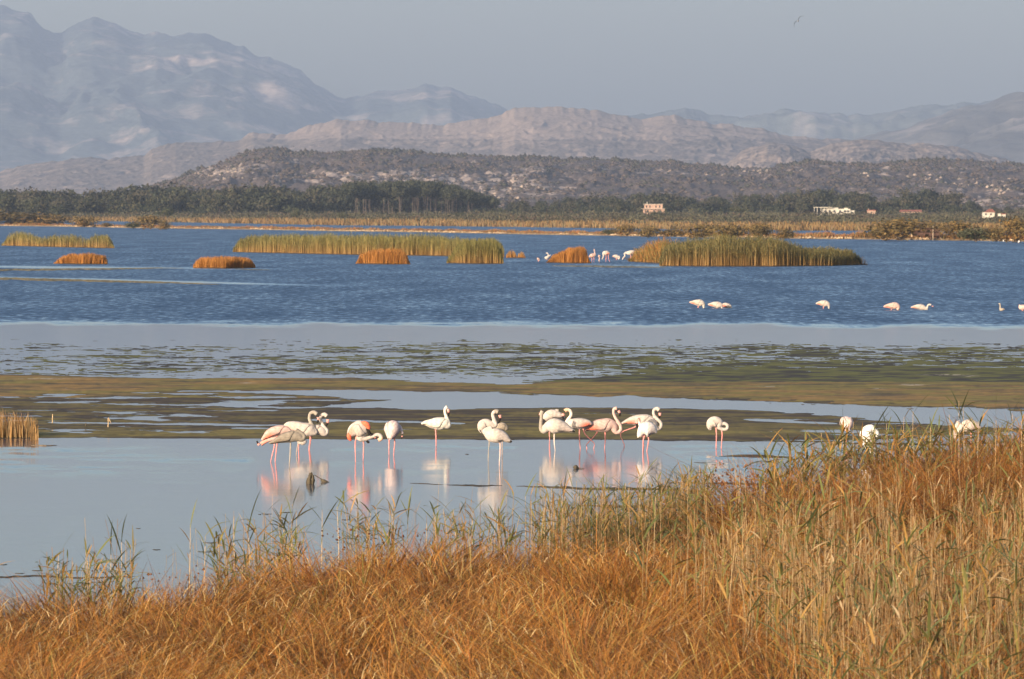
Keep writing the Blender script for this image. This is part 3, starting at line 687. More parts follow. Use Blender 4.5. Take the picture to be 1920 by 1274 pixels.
for (u, vb, vt, w, lab) in [(1040, 414, 397, 42, 'dark green shrub on the flat land above the triangular tuft'), (1232, 406, 395, 34, 'dark round shrub in front of the pink building'), (305, 404, 388, 40, 'dark rounded shrub on the plain left of centre'),
    (553, 407, 388, 20, 'dark upright shrub below the start of the pine wood'), (640, 409, 396, 22, 'dark shrub in front of the pine wood'), (1718, 414, 402, 50, 'dark bluish shrub behind the yellowish dome'), (860, 404, 398, 24, 'small dark shrub right of the pine wood'),
    (950, 412, 402, 18, 'small brown dark shrub on the plain right of centre'), (1380, 398, 388, 34, 'dark shrub in front of the tree line right of the pink building'), (1850, 412, 404, 40, 'dark low shrub below the white house')]:
    d = 2250; x = (u - 960) * d / F; zg = float(land_z(x, d)); h = (vb - vt) * d / F; w_ = w * d / F / 2
    o = empty('shrub', (x, d, zg)); o.location.z = max(zg, CAMZ + (HV - vb) * d / F) ; o.scale = (w_, w_, h / 1.25)
    tag(o, lab, 'shrub', 'dark shrubs on the plain'); link('stem', shrub_v[3 + (u % 2)][0], None, o); link('foliage', shrub_v[3 + (u % 2)][1], None, o)

# ------------------------------------------------------------------ the dyke across the lagoon
dyke = [(-450, 419), (0, 424), (100, 425), (260, 428), (480, 431), (640, 434), (800, 436), (1000, 440), (1120, 442), (1300, 445), (1500, 448), (1700, 450), (1900, 453), (2400, 458)]
us = np.arange(-440, 2380, 4.0); vs = prof(dyke, us)
dn = F * CAMZ / (vs - HV)
V = []
for (off, z) in [(-0.6, -0.3), (0.4, 0.22), (2.5, 0.40), (7, 0.45), (12, 0.40), (14, -0.3)]:
    d = dn + off * 1.6 + (fbm(us / 20, us * 0, 701, 3) - .5) * 3
    V.append(np.stack([(us - 960) * d / F, d, np.full_like(us, z) + (fbm(us / 7, us * 0 + off, 702, 3) - .5) * .12], -1))
V = np.concatenate(V)
o = link('dyke', mesh_np('dyke', V, grid_faces(6, len(us)), pick([(0.22, 0.15, 0.08), (0.26, 0.19, 0.11), (0.17, 0.11, 0.06)], len(V), RN)), M['mud']); tag(o, kind='structure')
n = 30000; k = RN.randint(0, len(us), n); uu = us[k] + RN.uniform(-2, 2, n)
t = RN.rand(n); d = F * CAMZ / (prof(dyke, uu) - HV) + 1 + t * 18
hh = (0.2 + 0.55 * RN.rand(n)) * (0.4 + 1.2 * fbm(uu / 16, uu * 0, 703, 3)) * (1 + .5 * (uu > 1480))
c0 = pick([(0.26, 0.105, 0.035), (0.30, 0.14, 0.04), (0.20, 0.09, 0.035), (0.22, 0.16, 0.06)], n, RN)
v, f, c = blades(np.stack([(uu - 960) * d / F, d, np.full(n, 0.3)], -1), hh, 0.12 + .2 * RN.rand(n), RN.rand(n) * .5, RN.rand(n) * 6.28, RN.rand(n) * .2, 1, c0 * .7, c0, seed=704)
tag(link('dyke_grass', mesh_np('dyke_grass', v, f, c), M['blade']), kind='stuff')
n = 2600; uu = RN.uniform(-440, 2380, n); d = F * CAMZ / (prof(dyke, uu) - HV) - .6 + 1.2 * RN.rand(n)
kp = fbm(uu / 24, uu * 0, 705, 2) > .42; uu = uu[kp]; d = d[kp]
P = np.stack([(uu - 960) * d / F, d, 0.12 + 0.22 * RN.rand(len(uu))], -1)
tag(link('stones', mesh_np('stones', *blobs(P, .12 + .22 * RN.rand(len(P)), pick([(0.42, 0.30, 0.19), (0.34, 0.24, 0.15), (0.5, 0.38, 0.26)], len(P), RN), 706)), M['rockbits']), kind='stuff')

# ------------------------------------------------------------------ reed islands in the lagoon
gold = [(0.30, 0.17, 0.055), (0.34, 0.20, 0.07), (0.26, 0.14, 0.05)]
olive_t = [(0.17, 0.155, 0.045), (0.21, 0.175, 0.05), (0.13, 0.13, 0.045)]
green_t = [(0.125, 0.118, 0.045), (0.16, 0.14, 0.05), (0.095, 0.095, 0.042), (0.22, 0.16, 0.055)]
rust = [(0.34, 0.145, 0.030), (0.38, 0.17, 0.035), (0.28, 0.115, 0.028)]
def reed_island(label, topl, basel, depth, low_c, top_c, nb, bw=0.05, hjit=0.18, cat='reed bed', fluff=0.0, name='reed_bed', seed=1, lean=0.10, thin=None, split=0.45):
    r = np.random.RandomState(seed)
    u0, u1 = basel[0][0], basel[-1][0]
    u = r.uniform(u0, u1, nb)
    if thin is not None: u = u[prof(thin, u) > r.rand(nb)]
    nb = len(u)
    keep_ = r.rand(nb) < .35 + np.clip(np.minimum(u - u0, u1 - u) / 9., 0, 1); u = u[keep_]; nb = len(u)
    vb = prof(basel, u); d0 = F * CAMZ / (vb - HV)
    e = np.clip(np.minimum(u - u0, u1 - u) / (0.10 * (u1 - u0)), 0, 1) ** .5
    t = r.rand(nb); d = d0 + t * depth * e
    x = (u - 960) * d0 / F + r.normal(size=nb) * .03
    hh = (vb - prof(topl, u)) * d0 / F
    hh = hh * (1 - hjit * r.rand(nb) ** 1.3 * 2.4) * (0.68 + .36 * fbm(x / .45, d / 2, seed, 4, .6) + .26 * fbm(x / 2.2, d / 5, seed + 3, 2)) * (.55 + .45 * np.clip(np.minimum(u - u0, u1 - u) / 12., 0, 1) ** .7) * (0.8 + .2 * np.minimum(t * 4, 1))
    base = np.stack([x, d, np.zeros(nb) - .02], -1)
    cl = pick(low_c, nb, r); ct = pick(top_c, nb, r, .4)
    cn = (0.6 + .8 * fbm(x / .35, d / 3, seed + 4, 3))[:, None]; ct = ct * cn; cl = cl * (.5 + .5 * cn)
    v, f, c = blades(base, hh, bw * (.6 + .8 * r.rand(nb)), lean * r.rand(nb), r.rand(nb) * 6.28, r.rand(nb) * .06, 3, cl, ct, seed=seed + 1, taper=.7)
    parts = [(v, f, c)]
    em = r.choice(nb, max(nb // 22, 4), replace=False)
    parts.append(blades(base[em], hh[em] * (1.05 + .22 * r.rand(len(em))), np.full(len(em), bw * .6), .3 * r.rand(len(em)), r.rand(len(em)) * 6.28, r.rand(len(em)) * .15, 3, cl[em], ct[em] * 1.1, seed=seed + 7))
    if fluff > 0:   # leaves held out from the upper stems
        m_ = int(nb * fluff); k = r.randint(0, nb, m_)
        zz = hh[k] * (split + (1.0 - split) * r.rand(m_))
        b2 = base[k] + np.stack([np.zeros(m_), np.zeros(m_), zz], -1)
        ll = 0.22 + .3 * r.rand(m_)
        c2 = pick(top_c, m_, r, .5)
        parts.append(blades(b2, ll, np.full(m_, bw * 1.1), .7 + .7 * r.rand(m_), r.rand(m_) * 6.28, .2 + .5 * r.rand(m_), 2, c2, c2 * 1.05, seed=seed + 2))
    # the island's own dark mud foot
    o = empty(name, ((u0 + u1) / 2 * 0 + ((u0 + u1) / 2 - 960) * float(np.mean(d0)) / F, float(np.mean(d0)), 0))
    tag(o, label, cat)
    V_, F_, C_ = join(parts)
    V_ = V_ - np.array(o.location)
    st = link('stems', mesh_np('stems', V_, F_, C_), M['reed'], o); st['kind'] = 'stuff'
    ug = np.linspace(u0 + 2, u1 - 1, 60); vg = prof(basel, ug); dg = F * CAMZ / (vg - HV); Vg = []
    tp = np.sin(np.pi * np.linspace(0.02, .98, 60)) ** .35
    for (a, z) in [(-.35, -.05), (-.25, .07), (.5 * depth, .11), (depth * 1.02, .05), (depth * 1.05, -.05)]:
        dd = dg + a * tp; Vg.append(np.stack([(ug - 960) * dg / F, dd, z * tp + (fbm(ug / 3, ug * 0 + a, seed, 2) - .5) * .04 * (z > 0)], -1))
    Vg = np.concatenate(Vg) - np.array(o.location)
    link('mud_bank', mesh_np('mud_bank', Vg, grid_faces(5, 60), np.broadcast_to(np.array([.055, .038, .025]), Vg.shape), smooth=True), M['mud'], o)
    return o
reed_island('ragged golden reed strip in the far left of the lagoon', [(2, 455), (14, 440), (26, 433), (50, 434), (66, 441), (80, 445), (100, 439), (130, 441), (150, 444), (163, 447), (168, 440), (185, 438), (200, 441), (212, 458)],
            [(2, 461), (110, 464), (214, 466)], 8, gold, olive_t, 4200, .06, seed=801, fluff=.5, thin=[(2, .8), (60, 1), (70, .5), (82, .8), (130, .9), (160, .3), (168, 1), (204, 1), (212, .2)])
reed_island('low rusty tuft in front of the far left reed strip', [(102, 488), (116, 478), (125, 475), (160, 473), (180, 475), (195, 478), (200, 488)], [(102, 495), (150, 496), (200, 496)], 5, rust, rust, 2600, .05, seed=803, hjit=.12)
reed_island('rusty flat-topped tuft between the left strip and the long reed bed', [(363, 489), (368, 481), (400, 480), (430, 479), (458, 481), (470, 485), (478, 496)], [(362, 503), (420, 504), (478, 503)], 5, rust, rust, 3200, .045, seed=805, hjit=.12)
reed_island('long olive topped reed bed left of centre', [(436, 462), (445, 450), (462, 443), (480, 440), (520, 437), (560, 440), (600, 436), (640, 440), (680, 437), (720, 440), (760, 438), (800, 441), (840, 444), (880, 446), (920, 448), (945, 452)],
            [(436, 473), (560, 476), (700, 479), (800, 480), (945, 483)], 16, gold, olive_t, 15000, .055, seed=807, fluff=.5)
reed_island('rusty rounded tuft in front of the long reed bed', [(668, 488), (674, 475), (690, 470), (710, 467), (730, 464), (750, 466), (762, 474), (767, 488)], [(667, 495), (720, 496), (768, 496)], 5, rust, rust, 3400, .045, seed=809, hjit=.12)
reed_island('tall golden green clump at the right end of the long reed bed', [(840, 485), (848, 470), (856, 457), (870, 450), (890, 448), (915, 447), (930, 450), (940, 465), (944, 480)], [(838, 494), (890, 495), (944, 495)], 6, gold, olive_t, 4600, .05, seed=811, fluff=.6)
reed_island('two thin rusty tufts right of the long reed bed', [(949, 470), (955, 466), (963, 467), (968, 478), (971, 478), (976, 468), (982, 470), (985, 480)], [(949, 484), (985, 484.5)], 2, rust, gold, 420, .05, seed=813, thin=[(949, .8), (965, 1), (968, .1), (972, .5), (980, 1), (985, .4)])
reed_island('rusty wedge shaped tuft among the far flamingos', [(1026, 489), (1036, 480), (1050, 473), (1065, 466), (1080, 462), (1092, 461), (1099, 464), (1103, 480), (1108, 491)], [(1025, 493), (1070, 494), (1108, 494)], 6, rust, rust, 5200, .045, seed=815, hjit=.08)
reed_island('brushy orange green reed edge at the left end of the largest island', [(1185, 488), (1195, 466), (1210, 463), (1222, 449), (1236, 449), (1250, 447), (1275, 452)], [(1180, 491), (1230, 494), (1276, 496)], 8, gold, olive_t + rust, 2600, .05, seed=817, fluff=2.0, split=.2, hjit=.4, lean=.5)
reed_island('largest reed island, green crown tapering to the right', [(1238, 485), (1246, 462), (1262, 455), (1290, 450), (1320, 446), (1360, 442), (1400, 443), (1440, 443), (1470, 449), (1500, 460), (1530, 464), (1560, 466), (1590, 468), (1605, 471), (1614, 480)],
            [(1238, 499), (1330, 500), (1450, 500), (1560, 499), (1615, 497)], 14, gold, green_t, 13000, .05, seed=819, fluff=1.6, split=.42)
reed_island('sparse reed sprigs off the right tip of the largest island', [(1606, 484), (1620, 478), (1628, 486)], [(1606, 497), (1628, 497.5)], 1.5, gold, gold, 60, .035, seed=821)
# bare branchy brush and drift at the foot of the largest island
mb = MB(); r_ = random.Random(5)
d = F * CAMZ / (490 - HV)
for i in range(26):
    x0 = (r_.uniform(1178, 1236) - 960) * d / F; x1 = x0 + r_.uniform(-.9, .9)
    v, f, _, _ = sweep([(x0, d + r_.uniform(-1, 1), .03, .025, .025), ((x0 + x1) / 2, d, r_.uniform(.05, .3), .02, .02), (x1, d + r_.uniform(-1, 1), r_.uniform(.05, .5), .01, .01)], 5, 2); mb.add(v, f)
tag(link('driftwood', mb.mesh('driftwood'), M['bark']), 'low tangle of bare branches under the far white heron', 'driftwood')

# left hand clump by the near pool
r = np.random.RandomState(31)
def clump(label, u0, u1, vb, topl, nb, seed, cols, bw=.022, dep=2.0):
    r = np.random.RandomState(seed); u = r.uniform(u0, u1, nb); d0 = F * CAMZ / (vb - HV); d = d0 + r.rand(nb) * dep
    hh = (vb - prof(topl, u)) * d0 / F * (.55 + .5 * r.rand(nb))
    b_ = np.stack([(u - 960) * d0 / F, d, np.zeros(nb) - .02], -1)
    c0 = pick(cols, nb, r, .4)
    P1 = blades(b_, hh, bw * (.5 + r.rand(nb)), .3 * r.rand(nb), r.rand(nb) * 6.28, .1 + .3 * r.rand(nb), 4, c0, c0 * 1.05, seed=seed + 1)
    o = empty('reed_clump', (((u0 + u1) / 2 - 960) * d0 / F, d0, 0)); tag(o, label, 'reed bed')
    V_, F_, C_ = P1; s_ = link('stems', mesh_np('stems', V_ - np.array(o.location), F_, C_), M['reed'], o); s_['kind'] = 'stuff'
    return o
clump('brown broken reed clump at the left edge beside the mudflat', -70, 60, 822, [(-70, 750), (0, 756), (20, 762), (45, 766), (60, 778)], 700, 33, [(0.30, 0.17, 0.06), (0.24, 0.13, 0.05), (0.36, 0.24, 0.12)])
clump('two hanging dry stalks just right of the left edge clump', 56, 70, 826, [(56, 768), (64, 774), (70, 776)], 16, 35, [(0.34, 0.2, 0.08)], .03, .3)
def stick(name, label, pts, cat='post', mat=None):
    mb = MB()
    for q in pts:
        v, f, _, _ = sweep(q, 6, 2); mb.add(v, f)
    tag(link(name, mb.mesh(name, True), mat or M['stick']), label, cat)
M['stick'] = plain('dry_stalk', (0.48, 0.34, 0.20), .8, .3, 8)
M['darkwood'] = plain('wet_wood', (0.07, 0.055, 0.035), .7, .4, 14, bump=.5)
def Pw(u, v, d, r): x, y, z = Q(u, v, d); return (x, y, z, r, r)
d = F * CAMZ / (794.5 - HV); stick('stake', 'short pale stake standing in the left mudflat', [[Pw(98.5, 795, d, .016), Pw(98.5, 786, d, .014), Pw(98.8, 777, d, .012)]])
d = F * CAMZ / (803 - HV); stick('stake', 'broken pale stalk bent over like a peg on the mud', [[Pw(202.5, 804, d, .014), Pw(203, 792, d, .012), Pw(203, 783, d, .01), Pw(208.5, 795, d, .009)]])
d = F * CAMZ / (801.5 - HV); stick('stake', 'tiny dark peg between the two pale stakes', [[Pw(161, 802, d, .016), Pw(161, 793, d, .014)]], mat=M['darkwood'])

# ------------------------------------------------------------------ birds
WHITE = (0.49, 0.425, 0.385); PINKW = (0.52, 0.36, 0.32); GREY = (0.24, 0.205, 0.17); PALEG = (0.33, 0.285, 0.24)
ROSE = (0.72, 0.30, 0.24); CORAL = (0.78, 0.16, 0.09); LEGP = (0.66, 0.26, 0.24); LEGG = (0.34, 0.27, 0.24); BLACK = (0.02, 0.018, 0.018)
BILLP = (0.70, 0.32, 0.28)
ZA = (460, 740, 4.8); ZB = (860, 740, 4.8); ZC = (1240, 740, 1920 / 680.); ZM = (1280, 400, 3.0); ZF = (1000, 440, 1920 / 260.)
scene.render.engine = 'CYCLES'
def bird(label, zm, foot, body, neck, bill=None, legs=(), col=WHITE, neckc=None, headc=None, legc=LEGP, patch=ROSE, pk=0.6, black=True, wings=True,
         vox=0.010, flat=0.82, name='flamingo', group='flamingos standing in the near pool', cat='flamingo', legr=0.012, eyes=True, dz=0.0, tailblack=None, sub=5):
    ou, ov, s = zm
    d0 = F * CAMZ / (ov + foot[1] / s - HV) + dz
    k = d0 / F / s                                     # metres per zoomed pixel
    def W(X, Y, dy=0.0):
        return Q(ou + X / s, ov + Y / s, d0) if dy == 0 else (lambda q: (q[0], d0 + dy, q[2]))(Q(ou + X / s, ov + Y / s, d0))
    neckc = neckc or col; headc = headc or neckc
    org = Vector(((ou + foot[0] / s - 960) * d0 / F, d0, 0.0))
    o_ = np.array(org)
    pts = []
    for p in body:
        x, y, z = W(p[0], p[1], p[3] if len(p) > 3 else 0); pts.append((x, y, z, p[2] * k, p[2] * k * flat))
    nb = len(pts)
    for p in neck:
        x, y, z = W(p[0], p[1], p[3] if len(p) > 3 else 0); pts.append((x, y, z, p[2] * k, p[2] * k))
    v, f, idx, cen = sweep(pts, 14, sub)
    mb = MB(); mb.add(v, f)
    S = [c[0] for c in cen]; SC = []
    nh = len(pts) - 1
    for c in cen:
        t = c[5]
        if t <= nb - 1: cc = np.array(col)
        else:
            q = (t - (nb - 1)) / max(nh - nb + 1, 1)
            cc = np.array(col) * max(0, 1 - q * 3) + np.array(neckc) * min(1, q * 3)
            if q > .78: cc = np.array(headc)
        SC.append(cc)
    SR = [max(c[3], .01) for c in cen]
    for lg in legs:
        lp = []
        for i, p in enumerate(lg):
            x, y, z = W(p[0], p[1], p[2] if len(p) > 2 else 0)
            rr = legr * (1.5 if i == 0 else (1.35 if (len(lg) > 2 and i == 1) else 1.0)); lp.append((x, y, z, rr, rr))
        x, y, z, rr, _ = lp[-1]; lp.append((x, y, -0.14, rr, rr))
        if len(lg) == 2:   # ankle joint
            a, b_ = lp[0], lp[1]; lp.insert(1, tuple(np.array(a) * .42 + np.array(b_) * .58)); lp[1] = (*lp[1][:3], legr * 1.35, legr * 1.35)
        v, f, _, c2 = sweep(lp, 8, 3); mb.add(v, f)
        for c in c2: S.append(c[0]); SC.append(np.array(legc)); SR.append(0.012)
    mb.v = [tuple(np.array(p) - o_) for p in mb.v]
    me0 = mb.mesh('tmp'); ob = bpy.data.objects.new('tmp', me0); C.objects.link(ob)
    md = ob.modifiers.new('m', 'REMESH'); md.mode = 'VOXEL'; md.voxel_size = vox
    ms = ob.modifiers.new('s', 'SMOOTH'); ms.factor = 0.5; ms.iterations = 2
    dg = bpy.context.evaluated_depsgraph_get(); me = bpy.data.meshes.new_from_object(ob.evaluated_get(dg))
    bpy.data.objects.remove(ob); bpy.data.meshes.remove(me0)
    me.name = name; me.materials.clear()
    nv = len(me.vertices); co = np.empty(nv * 3, dtype=np.float32); me.vertices.foreach_get('co', co); co = co.reshape(-1, 3) + o_
    Sa = np.array(S); Ra = np.array(SR); Ca = np.array(SC)
    dd = np.linalg.norm(co[:, None, :] - Sa[None], axis=2) - Ra[None] * .8
    near_ = dd.argmin(1); cv = Ca[near_].copy()
    tint = fbm(co[:, 0] * 14, co[:, 2] * 14, 5, 3)
    cv = cv * (0.90 + .2 * tint[:, None])
    a = me.color_attributes.new('Col', 'FLOAT_COLOR', 'POINT'); cc = np.ones((nv, 4), dtype=np.float32); cc[:, :3] = cv; a.data.foreach_set('color', cc.ravel())
    me.polygons.foreach_set('use_smooth', np.ones(len(me.polygons), dtype=bool))
    root = link(name, me, M['feather'], None, org); tag(root, label, cat, group)
    bc = [c for c in cen if c[5] <= nb - 1]
    if wings:
        for side in (1, -1):
            nt = len(bc) - 1; m_ = int(nt * .86)
            js = list(range(0, max(m_, 3))); na = 9
            rowsO = []; rowsI = []; cw = []
            for jj, j in enumerate(js):
                c, N_, B_, rn, rs, _ = bc[j]; t = jj / (len(js) - 1)
                amax = math.radians(78 - 30 * t ** 3); amin = math.radians(-28 - 14 * math.sin(t * 3.0) + 75 * max(0, t - .78) / .22)
                ro = []; ri = []
                for q in range(na):
                    w_ = q / (na - 1); an = amax + (amin - amax) * w_
                    sc = 1.05 + .05 * math.sin(w_ * math.pi) + (0.03 if (q % 2 == 0) else 0.0)
                    if t < .12: sc *= 1.12
                    e = c + N_ * rn * sc * math.sin(an) + B_ * side * (rs * sc * math.cos(an) + .006)
                    e2 = c + N_ * rn * .82 * math.sin(an) + B_ * side * (rs * .82 * math.cos(an))
                    ro.append(e - o_); ri.append(e2 - o_)
                    kk = min(1, pk * 1.35) * min(1, 1.4 * max(0, 1 - abs(t - .33) / .36)) * max(0, min(1, (w_ - .38) * 3)) * (.7 + .3 * ((q + jj) % 2))
                    base = np.array(col) * (0.84 + .16 * ((q + (jj // 2)) % 2) + .08 * math.sin(jj * 1.7))
                    cc_ = base * (1 - kk) + np.array(patch) * kk
                    if (black and t < .30 and w_ > .80) or (tailblack and t < .2 and w_ > .3): cc_ = np.array(BLACK) * 1.2
                    cw.append(cc_)
                rowsO.append(ro); rowsI.append(ri)
            V_ = [p for r0 in rowsO for p in r0] + [p for r0 in rowsI for p in r0]
            nn = len(js) * na; Fq = []
            for a_ in range(len(js) - 1):
                for q in range(na - 1):
                    i0 = a_ * na + q; Fq.append((i0, i0 + 1, i0 + na + 1, i0 + na)); Fq.append((nn + i0, nn + i0 + na, nn + i0 + na + 1, nn + i0 + 1))
            for a_ in range(len(js) - 1):
                i0 = a_ * na; Fq.append((i0, i0 + na, nn + i0 + na, nn + i0)); i0 = a_ * na + na - 1; Fq.append((i0, nn + i0, nn + i0 + na, i0 + na))
            for q in range(na - 1):
                Fq.append((q, nn + q, nn + q + 1, q + 1)); i0 = (len(js) - 1) * na + q; Fq.append((i0, i0 + 1, nn + i0 + 1, nn + i0))
            wm_ = mesh_np('wing', np.array(V_), np.array(Fq), np.array(cw + cw), smooth=True)
            link('wing', wm_, M['feather'], root)
    if bill:
        bp_ = []
        for p in bill:
            x, y, z = W(p[0], p[1], p[3] if len(p) > 3 else 0); bp_.append((x - o_[0], y - o_[1], z - o_[2], p[2] * k, p[2] * k * .8))
        v, f, idx, c3 = sweep(bp_, 8, 3); b2 = MB(); b2.add(v, f); bm_ = b2.mesh('bill', True)
        ca = bm_.color_attributes.new('Col', 'FLOAT_COLOR', 'POINT'); mx_ = max(idx)
        arr = np.array([[*(BLACK if t / mx_ > .42 else BILLP if headc is not GREY else PALEG), 1] for t in idx], dtype=np.float32); ca.data.foreach_set('color', arr.ravel())
        link('bill', bm_, M['feather'], root)
    if eyes and neck:
        h = neck[-1]; x, y, z = W(h[0], h[1], h[3] if len(h) > 3 else 0)
        for sd_ in (-1, 1):
            v, f, _, _ = sweep([(x - o_[0], y - o_[1] + sd_ * (h[2] * k * 1.0 - .004), z + .004, .001, .001), (x - o_[0] + .004, y - o_[1] + sd_ * (h[2] * k * 1.0 + .002), z + .004, .009, .009), (x - o_[0] + .008, y - o_[1] + sd_ * (h[2] * k + .004), z + .004, .001, .001)], 6, 2)
            e = MB(); e.add(v, f); link('eye', e.mesh('eye', True), M['darkwood'], root)
    return root

# --- left party
bird('pink flamingo at the far left bending its head low over its back', ZA, (262, 606), [(150, 412, 10), (180, 385, 26), (225, 350, 42), (290, 325, 46), (350, 318, 40), (392, 330, 24)], [(405, 370, 20), (330, 390, 15), (210, 410, 17), (140, 448, 20)],
     [(125, 455, 12), (112, 440, 9), (104, 418, 6)], [[(258, 370), (262, 460), (230, 596)], [(290, 380), (284, 460), (268, 606)]], PINKW, headc=ROSE, patch=CORAL, pk=.7)
bird('grey brown young flamingo with its neck folded flat along its back', ZA, (398, 648), [(215, 440, 8), (255, 428, 18), (310, 405, 34), (380, 385, 50), (440, 375, 52), (480, 385, 44)], [(510, 400, 28), (528, 380, 22), (505, 350, 18), (475, 332, 20), (455, 322, 22)],
     None, [[(408, 440), (404, 540), (396, 645)]], GREY, legc=PALEG, patch=(0.16, 0.12, 0.09), pk=.8)
bird('white flamingo behind the grey young one with its grey head arched above', ZA, (575, 500), [(350, 290, 12), (385, 278, 32), (440, 290, 50), (510, 310, 60), (570, 320, 62), (605, 335, 45)], [(632, 340, 22), (610, 290, 17), (578, 225, 15), (585, 172, 15), (618, 160, 17), (645, 178, 20)],
     [(655, 205, 13), (656, 232, 9), (645, 256, 6)], [[(580, 370), (585, 400), (572, 490)], [(485, 380), (482, 430), (480, 482)]], WHITE, neckc=PALEG, headc=PALEG, pk=.3)
bird('flamingo with hanging rosy bill, rightmost of the left party', ZA, (485, 520), [(560, 330, 14), (600, 310, 30), (650, 315, 46), (690, 335, 42)], [(720, 355, 22), (736, 325, 16), (705, 285, 15), (678, 230, 14), (682, 192, 15), (712, 180, 18), (735, 195, 19)],
     [(742, 225, 14), (740, 260, 10), (720, 290, 6)], [[(600, 350), (590, 400), (578, 494)]], WHITE, headc=WHITE, patch=CORAL, pk=.8, dz=1.3)
bird('white rounded flamingo half hidden behind the grey young one', ZA, (460, 556), [(440, 400, 10), (470, 405, 24), (510, 420, 34), (535, 432, 28)], [(545, 440, 14)], None, [[(480, 430), (470, 470), (458, 552)]], WHITE, pk=0, legc=LEGG, wings=False, eyes=False, dz=.6)
pb = bird('coral winged flamingo preening with its neck looped to the right', ZA, (1030, 606), [(935, 395, 12), (945, 360, 34), (975, 325, 58), (1020, 310, 76), (1065, 300, 66), (1100, 290, 34)], [(1035, 385, 34), (1075, 400, 22), (1130, 385, 17), (1185, 362, 16), (1215, 372, 17), (1222, 398, 18), (1195, 412, 18)],
     [(1172, 392, 10), (1150, 365, 9), (1132, 352, 6)], [[(1000, 380), (990, 440), (992, 604)], [(1055, 385), (1065, 450), (1060, 602)]], WHITE, headc=(0.75, 0.45, 0.32), patch=CORAL, pk=.5, legc=LEGP, flat=.8)
# raised coral and black wing of the preening bird
def lump(root, zm, foot, path, col, name='wing'):
    ou, ov, s_ = zm; d0 = F * CAMZ / (ov + foot / s_ - HV); k_ = d0 / F / s_; q_ = []
    for (X, Y, r_, dy) in path:
        p = Q(ou + X / s_, ov + Y / s_, d0); q_.append((p[0] - root.location.x, dy, p[2], r_ * k_, r_ * k_ * .7))
    v, f, _, _ = sweep(q_, 9, 3); b_ = MB(); b_.add(v, f); me = b_.mesh(name, True)
    a = me.color_attributes.new('Col', 'FLOAT_COLOR', 'POINT'); a.data.foreach_set('color', np.tile(np.array([*col, 1.]), len(me.vertices))); link(name, me, M['feather'], root)
lump(pb, ZA, 606, [(1035, 258, 8, -.06), (1068, 258, 22, -.09), (1098, 278, 26, -.09), (1115, 312, 14, -.08)], CORAL)
lump(pb, ZA, 606, [(1088, 305, 6, -.10), (1108, 328, 14, -.10), (1118, 352, 15, -.09), (1105, 370, 5, -.08)], BLACK, 'flight_feathers')
lump(pb, ZA, 606, [(930, 345, 10, -.04), (934, 370, 20, -.06), (940, 398, 17, -.05), (955, 415, 6, -.04)], CORAL, 'flight_feathers')
lump(pb, ZA, 606, [(1090, 415, 8, 0), (1105, 428, 12, 0), (1118, 432, 6, 0)], BLACK, 'tail')
bird('plump pinkish grey flamingo seen from behind between its neighbours', ZA, (1315, 545), [(1300, 398, 12, -.18), (1308, 372, 36, -.12), (1320, 320, 66, -.02), (1330, 290, 60, .10), (1345, 285, 34, .2)], [(1372, 290, 24, .18), (1395, 300, 15, .1), (1408, 335, 12, .05), (1412, 358, 14, .02)],
     [(1411, 372, 10, .02), (1409, 385, 8, .02), (1406, 398, 6, .02)], [[(1300, 370), (1293, 430), (1293, 545)], [(1335, 380), (1345, 430), (1336, 530)]], (0.56, 0.44, 0.42), patch=ROSE, pk=.3, black=False, flat=.95)
bird('white flamingo standing alone on one leg facing right, grey head raised', ZA, (1717, 462), [(1585, 268, 9), (1620, 258, 22), (1675, 262, 42), (1735, 262, 58), (1790, 262, 54), (1822, 275, 34)], [(1826, 250, 20), (1812, 205, 14), (1797, 165, 13), (1800, 128, 14), (1818, 112, 17)],
     [(1826, 132, 13), (1829, 165, 10), (1828, 195, 6)], [[(1712, 310), (1716, 380), (1717, 458)]], (0.62, 0.57, 0.50), patch=ROSE, pk=.25)
# --- middle pair
bird('white flamingo facing right behind its neighbour, long neck hooked over', ZB, (268, 606), [(215, 345, 16), (205, 310, 34), (215, 275, 46), (245, 262, 44), (280, 270, 38)], [(322, 280, 24), (332, 262, 19), (315, 215, 17), (308, 175, 16), (330, 152, 18), (355, 158, 22)],
     [(370, 185, 14), (374, 215, 11), (358, 256, 7)], [[(265, 330), (275, 430), (270, 500), (266, 600)]], WHITE, headc=PALEG, legc=PALEG, pk=0, flat=.9, dz=.25)
bird('white flamingo with a dark tail standing one legged in front of its twin', ZB, (368, 642), [(478, 428, 9), (450, 415, 22), (405, 385, 46), (350, 372, 66), (295, 365, 62), (255, 345, 40)], [(235, 330, 24), (262, 308, 18), (300, 300, 16)],
     None, [[(372, 420), (374, 500), (366, 640)]], WHITE, patch=(0.6, .5, .45), pk=.2, legc=(0.58, 0.42, 0.38), tailblack=True)
bird('brownish young flamingo mostly hidden behind the white pair', ZB, (400, 560), [(345, 330, 12), (362, 296, 28), (392, 285, 34), (420, 300, 28), (432, 320, 14)], [(415, 275, 14)], None, [[(392, 320), (392, 400), (392, 520)]], (0.30, .25, .2), legc=LEGG, pk=0, wings=True, black=False, eyes=False, dz=.9)
